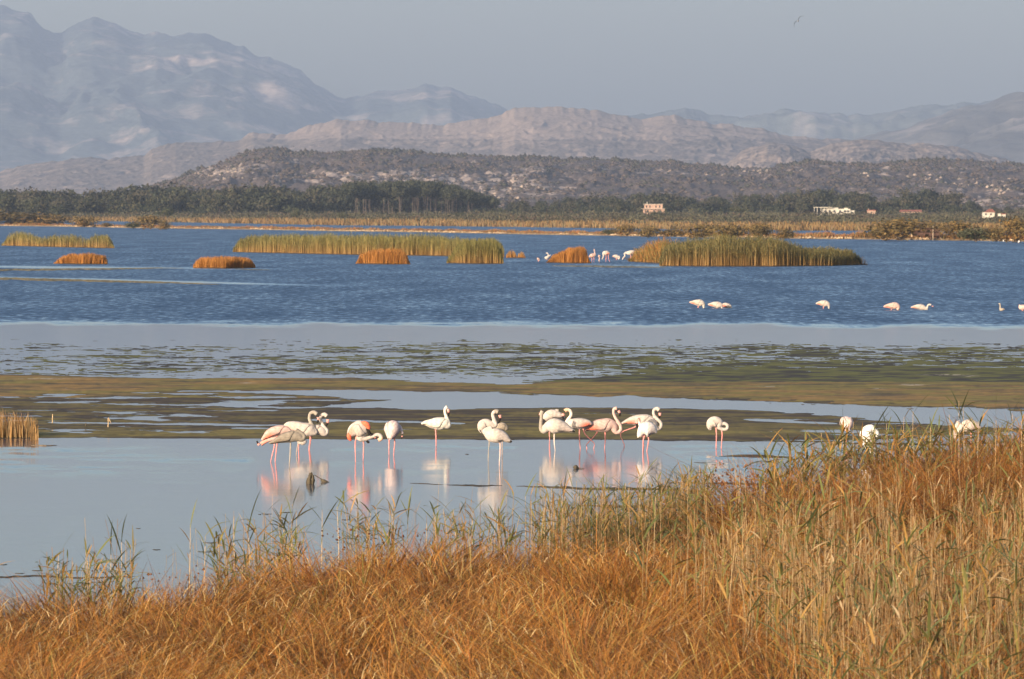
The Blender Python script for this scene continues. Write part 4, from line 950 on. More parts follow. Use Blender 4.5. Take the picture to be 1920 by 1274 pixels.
# --- right party
bird('white flamingo at the left of the right party, neck held upright', ZB, (866, 506), [(1045, 335, 9), (1010, 322, 22), (955, 300, 44), (895, 285, 66), (840, 285, 68), (795, 300, 44)], [(765, 330, 26), (742, 310, 19), (740, 260, 16), (744, 210, 16), (748, 165, 18), (756, 148, 20)],
     [(738, 165, 11), (730, 190, 10), (728, 215, 6)], [[(862, 340), (860, 420), (868, 500)]], WHITE, neckc=PALEG, headc=PALEG, legc=(0.62, 0.5, 0.44), pk=.1, tailblack=True)
bird('white flamingo with back showing behind the upright necked one', ZB, (820, 440), [(945, 215, 9), (925, 195, 22), (880, 182, 36), (835, 178, 44), (800, 195, 40), (775, 225, 26)], [(850, 165, 20), (878, 150, 18), (898, 152, 20)],
     [(912, 170, 12), (914, 195, 9)], [[(830, 210), (818, 330), (820, 434)]], WHITE, headc=PALEG, pk=0, dz=1.6, legc=LEGP)
bird('flamingo with orange head bent left over a pink striped wing', ZB, (1150, 500), [(1195, 275, 10), (1170, 262, 30), (1120, 262, 46), (1065, 262, 50), (1015, 262, 42), (985, 265, 26)], [(968, 258, 17), (985, 225, 15), (1012, 185, 14), (1005, 148, 14), (975, 138, 16), (955, 150, 19)],
     [(944, 172, 14), (938, 198, 11), (940, 222, 7)], [[(1088, 300), (1088, 400), (1095, 494)], [(1120, 300), (1140, 360), (1220, 440), (1216, 480)]], WHITE, neckc=(0.7, 0.55, 0.46), headc=(0.72, 0.44, 0.30), patch=CORAL, pk=.8, dz=.7)
bird('pink flamingo striding right with one leg lifted and head high', ZB, (1315, 486), [(1140, 325, 10), (1175, 305, 28), (1235, 285, 50), (1300, 278, 62), (1355, 275, 60), (1392, 290, 42)], [(1410, 335, 22), (1440, 340, 17), (1460, 310, 16), (1448, 265, 15), (1415, 215, 14), (1395, 170, 13), (1398, 132, 14), (1424, 125, 18)],
     [(1440, 145, 13), (1450, 170, 11), (1450, 198, 7)], [[(1318, 330), (1320, 400), (1314, 482)], [(1250, 320), (1235, 360), (1152, 450), (1154, 480)]], PINKW, patch=CORAL, pk=.75)
bird('large white flamingo walking behind with looped neck and pink flank', ZB, (1490, 476), [(1468, 262, 8), (1510, 248, 22), (1570, 235, 40), (1640, 232, 54), (1700, 240, 58), (1745, 262, 44)], [(1780, 305, 22), (1812, 300, 16), (1822, 262, 15), (1790, 222, 14), (1758, 185, 14), (1757, 142, 14), (1785, 128, 17), (1805, 140, 20)],
     [(1812, 165, 14), (1810, 195, 11), (1792, 222, 7)], [[(1600, 285), (1570, 300), (1458, 350), (1490, 450)], [(1665, 280), (1660, 380), (1665, 470)]], WHITE, patch=CORAL, pk=.7, dz=.6)
bird('small white flamingo in front with its dark bill tucked down at its chest', ZB, (1690, 512), [(1775, 350, 9), (1765, 335, 28), (1738, 318, 56), (1700, 312, 72), (1662, 320, 60), (1638, 345, 34)], [(1622, 382, 18), (1632, 340, 15), (1634, 290, 14), (1624, 240, 15), (1616, 215, 18)],
     [(1606, 238, 14), (1603, 265, 12), (1608, 300, 9)], [[(1675, 370), (1662, 410), (1658, 500)], [(1702, 370), (1710, 410), (1694, 508)]], (0.60, 0.54, 0.52), headc=(0.55, 0.33, 0.28), pk=.1)
bird('lone white flamingo preening on the far side of the small mud spit', ZC, (290, 285), [(262, 188, 6), (258, 172, 18), (266, 152, 28), (285, 145, 30), (305, 148, 22)], [(305, 172, 14), (325, 184, 9), (346, 182, 8.5), (350, 165, 8), (335, 154, 9), (318, 158, 9)],
     None, [[(288, 175), (292, 205), (290, 285)], [(310, 172), (322, 205), (318, 274)]], WHITE, pk=0, black=False)
bird('pinkish round flamingo back seen above the first reeds of the right bank', ZC, (980, 290), [(985, 190, 8, -.2), (982, 175, 22, -.1), (982, 155, 33, 0), (980, 145, 30, .12), (978, 142, 16, .22)], [(965, 160, 12, .25)], None, [[(985, 185), (980, 230), (980, 290)]], (0.60, .46, .42), patch=ROSE, pk=.5, flat=.95, eyes=False, black=False)
bird('tall white flamingo with ruffled plumage upright among the reeds', ZC, (1110, 345), [(1120, 320, 14), (1112, 285, 30), (1098, 250, 36), (1085, 218, 36), (1092, 192, 30)], [(1110, 178, 20), (1128, 190, 14), (1140, 205, 14), (1138, 225, 12)], None, [[(1105, 300), (1105, 330), (1108, 345)]], (0.72, .68, .64), pk=0, black=False, eyes=False)
bird('white flamingo behind the highest reed plumes at the right', ZC, (1620, 300), [(1690, 182, 8), (1670, 170, 22), (1640, 165, 34), (1610, 170, 32), (1590, 178, 20)], [(1578, 190, 13), (1560, 215, 10), (1548, 228, 10), (1552, 205, 9), (1565, 165, 10), (1575, 145, 12)], None, [[(1640, 190), (1640, 240), (1640, 300)]], WHITE, pk=.2)
bird('sliver of a white flamingo low in the reeds at the far right', ZC, (1790, 390), [(1765, 285, 6), (1775, 300, 12), (1785, 318, 15), (1795, 335, 12)], [(1800, 348, 8)], None, [[(1788, 330), (1788, 360), (1788, 388)]], WHITE, pk=0, wings=False, eyes=False)

# --- wading deep in the middle of the lagoon
gm = 'flamingos feeding in the open lagoon'
kw = dict(group=gm, vox=.02, legr=.02, eyes=False, black=False, flat=.8, sub=3)
bird('left bird of the trio feeding with its head under water', ZM, (95, 533), [(38, 502, 3), (55, 502, 9), (80, 503, 17), (98, 505, 20), (112, 510, 15)], [(118, 520, 8), (119, 530, 6), (117, 538, 5)], None, [[(90, 515), (86, 536)]], WHITE, patch=CORAL, pk=.8, **kw)
bird('middle bird of the feeding trio with its tail up to the left', ZM, (195, 535), [(142, 515, 3), (158, 514, 9), (180, 514, 16), (198, 516, 19), (214, 520, 14)], [(220, 528, 7), (221, 538, 5)], None, [[(195, 522), (192, 538)]], WHITE, patch=CORAL, pk=.8, **kw)
bird('right bird of the feeding trio, low and partly overlapped', ZM, (245, 535), [(218, 519, 5), (232, 518, 12), (248, 519, 14), (262, 522, 12), (270, 528, 7)], [(273, 536, 5)], None, [[(245, 525), (245, 538)]], WHITE, patch=CORAL, pk=.9, dz=1, **kw)
bird('single feeding bird midway along the open lagoon', ZM, (800, 538), [(750, 510, 3), (765, 507, 9), (785, 507, 16), (803, 508, 18), (817, 514, 13)], [(822, 524, 6), (822, 538, 5)], None, [[(795, 518), (790, 540)]], WHITE, patch=CORAL, pk=.9, **kw)
bird('pinker fluffed feeding bird left of the hook necked one', ZM, (1190, 547), [(1130, 527, 3), (1148, 523, 10), (1170, 522, 16), (1192, 520, 20), (1208, 524, 15)], [(1214, 534, 9), (1206, 544, 7)], None, [[(1180, 530), (1172, 548)]], PINKW, patch=CORAL, pk=.7, **kw)
bird('swimming flamingo with its neck hooked like a question mark', ZM, (1335, 544), [(1284, 531, 3), (1300, 528, 8), (1322, 527, 14), (1342, 528, 17), (1360, 534, 12)], [(1374, 540, 6), (1377, 524, 5), (1386, 514, 5), (1398, 516, 5.5)], [(1405, 522, 4), (1408, 530, 3)], [[(1340, 535), (1340, 548)]], WHITE, patch=CORAL, pk=.7, **kw)
bird('small grey flamingo sitting low with its neck straight up', ZM, (1796, 550), [(1812, 543, 2), (1804, 541, 6), (1796, 542, 8), (1788, 543, 7)], [(1786, 532, 4.5), (1786, 518, 4), (1782, 507, 5), (1780, 512, 4)], None, [[(1795, 545), (1795, 552)]], PALEG, pk=.1, **kw)
bird('pale flamingo cut by the right edge of the frame', ZM, (1912, 550), [(1950, 530, 4), (1930, 530, 13), (1910, 530, 15), (1900, 533, 11)], [(1896, 520, 6), (1893, 515, 5)], None, [[(1912, 538), (1912, 552)]], PINKW, patch=ROSE, pk=.4, **kw)
# --- beyond the rusty wedge
gf = 'far flamingos by the reed wedge'
kw = dict(group=gf, vox=.03, legr=.028, eyes=False, black=False, flat=.8, sub=3)
bird('tiny far flamingo alone left of the rusty wedge', ZF, (67, 378), [(50, 338, 8), (62, 338, 16), (72, 342, 17), (82, 346, 10)], [(84, 358, 6), (80, 366, 5)], None, [[(68, 345), (68, 378)]], PINKW, pk=.2, **kw)
bird('far flamingo with an s shaped neck just left of the rusty wedge', ZF, (190, 352), [(240, 285, 6), (215, 300, 12), (185, 322, 22), (165, 322, 18)], [(165, 318, 10), (200, 308, 9), (206, 280, 8), (192, 256, 8), (178, 262, 8)], None, [[(190, 330), (190, 355)]], WHITE, pk=.2, **kw)
bird('far flamingo with raised neck at the steep end of the wedge', ZF, (820, 385), [(775, 315, 8), (795, 300, 24), (825, 290, 30), (850, 288, 18)], [(855, 280, 10), (848, 245, 8), (845, 215, 8), (838, 200, 8)], None, [[(812, 300), (808, 380)], [(838, 300), (840, 360)]], PINKW, patch=ROSE, pk=.6, **kw)
bird('far flamingo seen end on, small and round', ZF, (915, 385), [(905, 318, 8), (910, 308, 16), (916, 296, 19), (920, 288, 10)], [(918, 330, 9), (912, 355, 9), (914, 372, 9)], None, [[(918, 310), (916, 385)]], PINKW, pk=.1, **kw)
bird('far flamingo bent right down with both legs apart', ZF, (1010, 380), [(1055, 270, 12), (1035, 260, 26), (1005, 258, 34), (980, 262, 28), (972, 280, 14)], [(968, 310, 9), (952, 345, 8)], None, [[(1040, 280), (1042, 340), (1060, 380)], [(1010, 280), (1005, 370)]], WHITE, patch=CORAL, pk=.7, **kw)
bird('far flamingo crouching with a rosy breast toward the right', ZF, (1150, 355), [(1098, 303, 6), (1115, 300, 16), (1145, 302, 24), (1170, 310, 20)], [(1190, 308, 12), (1192, 330, 9), (1168, 342, 9)], None, [[(1150, 315), (1150, 355)]], WHITE, patch=CORAL, pk=.9, **kw)
bird('far flamingo dipping its head left with a long stretched neck', ZF, (1330, 372), [(1405, 255, 8), (1390, 248, 24), (1355, 250, 32), (1315, 256, 28), (1285, 254, 16)], [(1262, 268, 12), (1268, 300, 9), (1245, 325, 9), (1232, 350, 9)], None, [[(1390, 265), (1395, 310), (1412, 370)], [(1350, 275), (1345, 370)]], WHITE, patch=ROSE, pk=.3, **kw)
bird('far pink flamingo half hidden by the brushy reed edge', ZF, (1480, 372), [(1430, 272, 8), (1460, 252, 18), (1495, 240, 26), (1525, 245, 22)], [(1540, 262, 10)], None, [[(1490, 255), (1490, 370)]], PINKW, patch=ROSE, pk=.5, dz=3, **kw)
kw['group'] = None
bird('small white heron upright before the brushy reeds', ZF, (1585, 352), [(1570, 340, 6), (1578, 322, 13), (1590, 305, 14), (1600, 290, 10)], [(1608, 272, 6), (1600, 262, 7)], [(1592, 262, 3), (1584, 263, 2)], [[(1582, 325), (1582, 350)]], (0.72, .70, .66), name='white_heron', pk=0, **{**kw, 'cat': 'heron', 'dz': -2})
ZR = (1800, 370, 1529 / 120.)
kw['group'] = 'tiny white birds below the dyke shrubs'; kw['vox'] = .05; kw['legr'] = .03
bird('tiny white bird, left of a close pair under the dyke shrubs', ZR, (1040, 1068), [(1030, 1030, 10), (1040, 1040, 20), (1045, 1055, 14)], [(1040, 1020, 9)], None, [[(1040, 1050), (1040, 1068)]], (0.7, .66, .62), name='water_bird', wings=False, **{**kw, 'cat': 'bird'})
bird('tiny white bird, larger one of the close pair', ZR, (1100, 1090), [(1070, 1062, 10), (1090, 1056, 22), (1115, 1058, 24), (1135, 1068, 12)], [(1128, 1040, 9)], None, [[(1100, 1070), (1100, 1090)]], (0.74, .70, .66), name='water_bird', wings=False, **{**kw, 'cat': 'bird'})
bird('tiny white bird apart near the right edge of the frame', ZR, (1405, 1095), [(1385, 1085, 8), (1398, 1068, 20), (1412, 1058, 20), (1420, 1045, 12)], [(1418, 1030, 8)], None, [[(1405, 1075), (1405, 1095)]], (0.7, .64, .6), name='water_bird', wings=False, **{**kw, 'cat': 'bird'})

# --- gulls on the wing
def gull(label, u, v, d, span, roll, yaw, dark=(0.05, 0.045, 0.045)):
    x, y, z = Q(u, v, d)
    vb, fb, idx, _ = sweep([(-.26, 0, 0, .01, .02), (-.14, 0, 0, .04, .05), (0, 0, 0, .065, .065), (.13, 0, .01, .045, .045), (.2, 0, .02, .035, .035), (.27, 0, .005, .006, .006)], 8, 2)
    mb = MB(); mb.add(vb, fb)
    me = mb.mesh('gull', True); a = me.color_attributes.new('Col', 'FLOAT_COLOR', 'POINT'); a.data.foreach_set('color', np.tile(np.array([.45, .42, .38, 1.]), len(me.vertices)))
    o = link('gull', me, M['feather'], None, (x, y, z)); tag(o, label, 'gull'); o.rotation_euler = (roll, 0, yaw)
    for s in (-1, 1):
        w = MB(); P = []
        for (q, ch, sw, up) in [(0.03, .28, .04, .02), (.25, .27, .07, .13), (.55, .22, .02, .15), (.8, .15, -.08, .03), (1, .03, -.17, -.12)]:
            yy = s * q * span / 2
            for (dx, dz_) in [(ch / 2 + sw, 0), (sw, .012), (-ch / 2 + sw, 0), (sw, -.008)]:
                P.append((dx, yy, up * span * .8 + dz_))
        Fq = []
        for i in range(4):
            for k_ in range(4):
                Fq.append((i * 4 + k_, i * 4 + (k_ + 1) % 4, i * 4 + 4 + (k_ + 1) % 4, i * 4 + 4 + k_))
        w.add(P, Fq); wm_ = w.mesh('wing', True); a = wm_.color_attributes.new('Col', 'FLOAT_COLOR', 'POINT')
        cc = np.ones((len(P), 4)); cc[:, :3] = dark; cc[-8:, :3] = (.03, .03, .03); a.data.foreach_set('color', cc.ravel().astype(np.float32)); link('wing', wm_, M['feather'], o)
gull('dark gull gliding with drooped wings high in the sky at the right', 1497, 39.5, 480, 1.25, math.radians(-48), math.radians(80))
gull('speck of a gull low over the ridge left of centre', 548, 275, 2000, 1.3, .3, 1.2)

# ------------------------------------------------------------------ wooden debris in the near pool
d = F * CAMZ / (908 - HV)
mb = MB()
v, f, _, _ = sweep([Pw(580, 911, d, .05), Pw(579, 902, d, .05), Pw(582, 894, d, .036), Pw(583, 887, d, .025)], 9, 3); mb.add(v, f)
v, f, _, _ = sweep([Pw(586, 912, d, .03), Pw(587, 900, d, .035), Pw(585, 889, d, .012)], 7, 2); mb.add(v, f)
r_ = random.Random(3); mb.v = [(x + r_.uniform(-.012, .012), y + r_.uniform(-.012, .012), z + r_.uniform(-.015, .015)) for x, y, z in mb.v]
st = link('tree_stump', mb.mesh('tree_stump', True), M['darkwood']); tag(st, 'dark rotten stump rising from the pool below the grey young flamingo', 'stump')
d2 = F * CAMZ / (904.5 - HV)
mb = MB(); v, f, _, _ = sweep([Pw(589, 891, d2, .010), Pw(598, 896, d2, .010), Pw(606, 901, d2, .012)], 6, 2); mb.add(v, f)
v, f, _, _ = sweep([Pw(602, 900, d2, .02), Pw(607, 903, d2, .045), Pw(612, 904.5, d2, .03), Pw(618, 905, d2, .008)], 7, 2); mb.add(v, f)
tag(link('broken_branch', mb.mesh('broken_branch', True), M['darkwood']), 'thin broken branch slanting from the stump to a dark knob', 'branch')
d3 = F * CAMZ / (879.5 - HV)
mb = MB(); v, f, _, _ = sweep([Pw(1075, 878, d3, .01), Pw(1077, 877, d3, .04), Pw(1080, 877, d3, .055), Pw(1083, 878, d3, .03), Pw(1086, 879, d3, .008)], 8, 3); mb.add(v, f)
v, f, _, _ = sweep([Pw(1083, 878.5, d3, .012), Pw(1090, 878.3, d3, .008), Pw(1096, 879, d3, .004)], 5, 2); mb.add(v, f)
tag(link('wood_knob', mb.mesh('wood_knob', True), M['darkwood']), 'small dark round knob with a twig floating below the right party', 'driftwood')

# ------------------------------------------------------------------ wooden hide on the dyke
M['plank'] = plain('weathered_planks', (0.085, 0.045, 0.032), .85, .35, 5, bump=.4)
M['palewood'] = plain('pale_pole', (0.42, 0.33, 0.24), .85, .2, 5)
d = F * (CAMZ - .3) / (447.8 - HV) ; kx = d / F
hx, hy, hz_ = (1737 - 960) * kx, d, 0.75
o = empty('wooden_hide', (hx, hy, hz_)); tag(o, 'low dark wooden hide with a pale pole on the dyke at the right', 'hide')
w = 50 * kx / 2
for j in range(6):
    if j == 3: continue
    b_ = MB(); b_.box(-w, w, -.05 + .004 * (j % 2), 0, .05 + j * .19, .05 + j * .19 + .175, .01); link('plank', b_.mesh('plank'), M['plank'], o)
for sx in (-1, -.33, .33, 1):
    b_ = MB(); b_.box(sx * w - .07, sx * w + .07, .005, .14, -.6, 1.32, .01); link('post', b_.mesh('post'), M['plank'], o)
b_ = MB(); b_.box(-w - .15, w + .15, -.25, 1.9, 1.325, 1.42, .02); link('roof', b_.mesh('roof'), M['plank'], o)
b_ = MB(); b_.box(-w, w, 1.6, 1.66, -.1, 1.32); link('rear_wall', b_.mesh('rear_wall'), M['plank'], o)
b_ = MB(); b_.box(-w - .35, -w - .12, -.1, .5, -.2, 1.2, .02); link('side_screen', b_.mesh('side_screen'), M['stick'], o)
mb = MB(); v, f, _, _ = sweep([(0, 0, -.2, .07, .07), (0, 0, 1.2, .06, .06), (.02, 0, 2.35, .045, .045)], 7, 2); mb.add(v, f)
tag(link('pole', mb.mesh('pole', True), M['palewood'], None, ((1749 - 960) * kx, d - .5, .2)), 'pale upright pole standing in front of the wooden hide', 'pole')

# ------------------------------------------------------------------ distant buildings
M['brickpink'] = plain('raw_pink_blockwork', (0.42, 0.28, 0.22), .95, .25, .9)
M['concrete'] = plain('raw_concrete', (0.45, 0.40, 0.36), .95, .2, .8)
M['whitewall'] = plain('white_render', (0.52, 0.48, 0.42), .9, .1, .5)
M['redroof'] = plain('red_tiles', (0.26, 0.10, 0.07), .9, .25, 1.5)
M['windowdark'] = plain('dark_openings', (0.04, 0.04, 0.045), .3, .1, 1.0, spec=.5)
def place(u, v, d):
    x, y, z = Q(u, v, d); return (x, y, z)
def bx(name, parent, mat, *a):
    b_ = MB(); b_.box(*a); return link(name, b_.mesh(name), mat, parent)
d = 2650; k = d / F
x, y, z = place(1225, 400, d)
o = empty('unfinished_house', (x, y, z)); tag(o, 'unfinished two storey pink block house at the edge of the trees', 'house')
bx('wall', o, M['brickpink'], -4.6, 4.8, 0, 7, -1.5, 1.9); bx('floor_slab', o, M['concrete'], -5.6, 5.4, -1.1, 7.2, 1.9, 2.12)
bx('wall', o, M['brickpink'], -4.1, 4.3, .05, 7, 2.12, 4.05); bx('roof_slab', o, M['concrete'], -4.5, 4.6, -.3, 7.2, 4.05, 4.25)
for q in (-4.3, 1.6, 5.0): bx('column', o, M['brickpink'], q - .16, q + .16, -.95, -.65, -1.5, 1.9)
for q in (-3.2, -1.6, 1.2, 2.9): bx('window', o, M['windowdark'], q - .32, q + .32, -.0, .1, 2.55, 3.55)
for q in (-2.6, .4, 3.2): bx('window', o, M['windowdark'], q - .45, q + .45, -.05, .1, .2, 1.4)
bx('chimney', o, M['whitewall'], -3.0, -2.7, 2, 2.4, 4.25, 5.3)
d = 2700; k = d / F; x, y, z = place(1562, 399, d)
o = empty('long_house', (x, y, z)); tag(o, 'long white terrace house with a thin flat canopy among the trees', 'house')
bx('wall', o, M['whitewall'], -5, 8.2, 0, 6, -1.0, 1.75); bx('canopy', o, M['whitewall'], -9.2, -.6, -1.5, 5, 2.35, 2.62)
bx('wall', o, M['whitewall'], -3.0, 2.5, .5, 5.5, 1.75, 2.35); bx('wing', o, M['whitewall'], 8.2, 10.2, .5, 5, -1.0, 1.0)
for q in (-9.0, -7.6, -5.8, -4.2): bx('column', o, M['whitewall'], q - .12, q + .12, -1.2, -.9, -1.0, 2.35)
for q in (-3.6, -1.6, .6, 3.4, 5.6, 7.2): bx('window', o, M['windowdark'], q - .5, q + .5, -.05, .1, 0.1, 1.1)
bx('parapet', o, M['whitewall'], 5.4, 7.0, 0.3, 3, 1.75, 2.25)
x, y, z = place(1634, 399.5, d); o = empty('shed', (x, y, z)); tag(o, 'small pink topped outbuilding right of the long white house', 'shed')
bx('wall', o, M['brickpink'], -1.9, 2.0, 0, 3, -.8, 1.1); bx('roof', o, M['redroof'], -2.1, 2.2, -.3, 3.2, 1.1, 1.4); bx('chimney', o, M['brickpink'], -1.5, -1.2, 1, 1.3, 1.4, 2.0)
x, y, z = place(1708, 398.5, d); o = empty('barn', (x, y, z)); tag(o, 'long low building showing only its red roof below the dark wood', 'barn')
bx('wall', o, M['brickpink'], -4.9, 5.1, .4, 5, -1.2, .3)
b_ = MB(); b_.add([(-5.2, 0, .3), (5.4, 0, .3), (5.4, 5.4, .3), (-5.2, 5.4, .3), (-5.0, 2.7, 1.2), (5.2, 2.7, 1.2)], [(0, 1, 5, 4), (2, 3, 4, 5), (0, 4, 3), (1, 2, 5), (0, 3, 2, 1)])
link('roof', b_.mesh('roof'), M['redroof'], o)
d = 2060; x, y, z = place(1857, 404, d); o = empty('white_house', (x, y, z)); tag(o, 'white cottage with a red hipped roof at the far right', 'house')
bx('wall', o, M['whitewall'], -2.6, 1.5, 0, 5, -3.2, 1.1); bx('porch', o, M['whitewall'], 2.8, 3.9, .5, 4, -3.2, .6)
b_ = MB(); b_.add([(-1.9, -.3, 1.1), (1.9, -.3, 1.1), (1.9, 5.2, 1.1), (-1.9, 5.2, 1.1), (-.4, 2.4, 2.3), (.9, 2.4, 2.3)], [(0, 1, 5, 4), (2, 3, 4, 5), (0, 4, 3), (1, 2, 5), (0, 3, 2, 1)])
link('roof', b_.mesh('roof'), M['redroof'], o)
for q in (-1.6, .2): bx('window', o, M['windowdark'], q - .3, q + .3, -.05, .08, 0, .7)
x, y, z = place(1882, 406, d); o = empty('outhouse', (x, y, z)); tag(o, 'tiny white outhouse right of the red roofed cottage', 'shed')
bx('wall', o, M['whitewall'], -.7, .7, 0, 2, -3, .7); bx('roof', o, M['redroof'], -.8, .8, -.1, 2.1, .7, .95)

# ------------------------------------------------------------------ the near bank
edge_pts = [(-500, 1290), (-200, 1262), (0, 1240), (150, 1222), (300, 1206), (450, 1172), (520, 1140), (600, 1124), (700, 1112), (850, 1112), (1000, 1118), (1200, 1105), (1280, 1072), (1400, 1042), (1500, 1030), (1600, 1012), (1700, 1000), (1900, 985), (2300, 980), (2500, 985)]
def d_edge(u): return F * CAMZ / (prof(edge_pts, u) - HV)
ug = np.linspace(-1100, 3100, 160)
V = []
ss = [-.03, -.012, 0, .03, .1, .25, .45, .7, 1.0]
for s in ss:
    de = d_edge(ug) + (fbm(ug / 60, ug * 0, 901, 3) - .5) * 1.4
    d = de * (1 - s) + 40 * s if s > 0 else de - s * 30
    x = (ug - 960) * d / F
    z = (0.04 + 0.22 * min(1, max(s, 0) * 5) if s >= 0 else (-.05 if s > -.02 else -.3)) + (fbm(x / 1.2, d / 1.6, 902, 4) - .5) * .10
    V.append(np.stack([x, d, z], -1))
bk = mesh_np('bank', np.concatenate(V), grid_faces(len(ss), 160), pick([(0.07, 0.045, 0.025), (0.10, 0.065, 0.03), (0.05, 0.035, 0.02)], len(ss) * 160, RN), smooth=True)
o = link('bank', bk, M['mud']); tag(o, kind='structure')

def scatter(n, seed, u0=-1000, u1=3000, dn=47.0, over=0.0):
    r = np.random.RandomState(seed); u = r.uniform(u0, u1, n); de = d_edge(u) + over
    d = np.sqrt(dn ** 2 + (de ** 2 - dn ** 2) * r.rand(n))
    return u, d, de, r
# orange sedge: matted, leaning tufts
n = 172000
u, d, de, r = scatter(n, 911)
x = (u - 960) * d / F
right = np.clip((u - 1400) / 140, 0, 1) * (d < 66)
keep = r.rand(n) > right * 0.62
u, d, de, x = u[keep], d[keep], de[keep], x[keep]; n = len(u)
tx = np.floor(x / 0.30 + r.rand(n) * .8); ty = np.floor(d / 0.5 + r.rand(n) * .8)
th = hsh(tx, ty, 5); t2 = hsh(tx, ty, 9)
flow = fbm(x / 1.6, d / 2.6, 914, 3) * 14 + th * 3.2
az = flow + r.normal(size=n) * .55
rel = np.clip((de - d) / 3.0, 0, 1)
H0 = 0.90 + 0.58 * (fbm(x / .9, d / 1.5, 915, 3) - .5) * 2 + 0.36 * (t2 - .5)
rightb = sm(1290, 1500, u) * (.74 + .22 * sm(1500, 1800, u) - .62 * sm(84, 68, d)) + .16 * np.exp(-((u - 1150) / 260) ** 2) * sm(72, 64, d)
H0 = (H0 + rightb + .45 * np.exp(-((u - 1388) / 52) ** 2) * (d > de - 5)) * (0.62 + .38 * rel ** .6) * (0.72 + .42 * r.rand(n))
lean = 0.15 + 1.15 * r.rand(n) ** 1.4 + .15 * fbm(x / .9, d / 1.2, 916, 2)
curve = 0.05 + .45 * r.rand(n) ** 1.5
sed = [(0.46, 0.185, 0.040), (0.52, 0.225, 0.055), (0.38, 0.135, 0.030), (0.58, 0.30, 0.090), (0.26, 0.09, 0.022), (0.46, 0.19, 0.030), (0.19, 0.07, 0.02)]
c1 = pick(sed, n, r, .35) * (0.42 + .95 * fbm(x / .9, d / 1.6, 917, 3))[:, None] * np.array([.84, .84, .80])
yel = (r.rand(n) < .05)[:, None]; c1 = np.where(yel, np.array([.46, .34, .10]), c1)
grn = (r.rand(n) < .03)[:, None]; c1 = np.where(grn, np.array([.26, .22, .05]), c1)
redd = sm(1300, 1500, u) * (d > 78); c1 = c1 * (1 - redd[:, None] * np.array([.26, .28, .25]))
c0 = c1 * .30  # blade feet darkened: shade between the tufts put into the colour
base = np.stack([x, d, np.full(n, .05)], -1)
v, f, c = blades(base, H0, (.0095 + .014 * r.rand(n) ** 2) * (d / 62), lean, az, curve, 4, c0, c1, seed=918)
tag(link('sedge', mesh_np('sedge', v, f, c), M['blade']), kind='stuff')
# dead litter lying over the tufts
n = 15000; u, d, de, r = scatter(n, 921); x = (u - 960) * d / F
zz = (0.35 + .5 * r.rand(n)) * (0.6 + .4 * np.clip((de - d) / 3, 0, 1)) + rightb[:1].mean() * 0
cl = pick([(0.52, 0.33, 0.13), (0.44, 0.24, 0.07), (0.56, 0.40, 0.20)], n, r, .4)
v, f, c = blades(np.stack([x, d, zz], -1), .25 + .3 * r.rand(n), .006 + .006 * r.rand(n), 1.2 + 1.4 * r.rand(n), r.rand(n) * 6.28, .6 + .7 * r.rand(n), 4, cl * .9, cl, seed=922)
tag(link('dead_litter', mesh_np('dead_litter', v, f, c), M['blade']), kind='stuff')

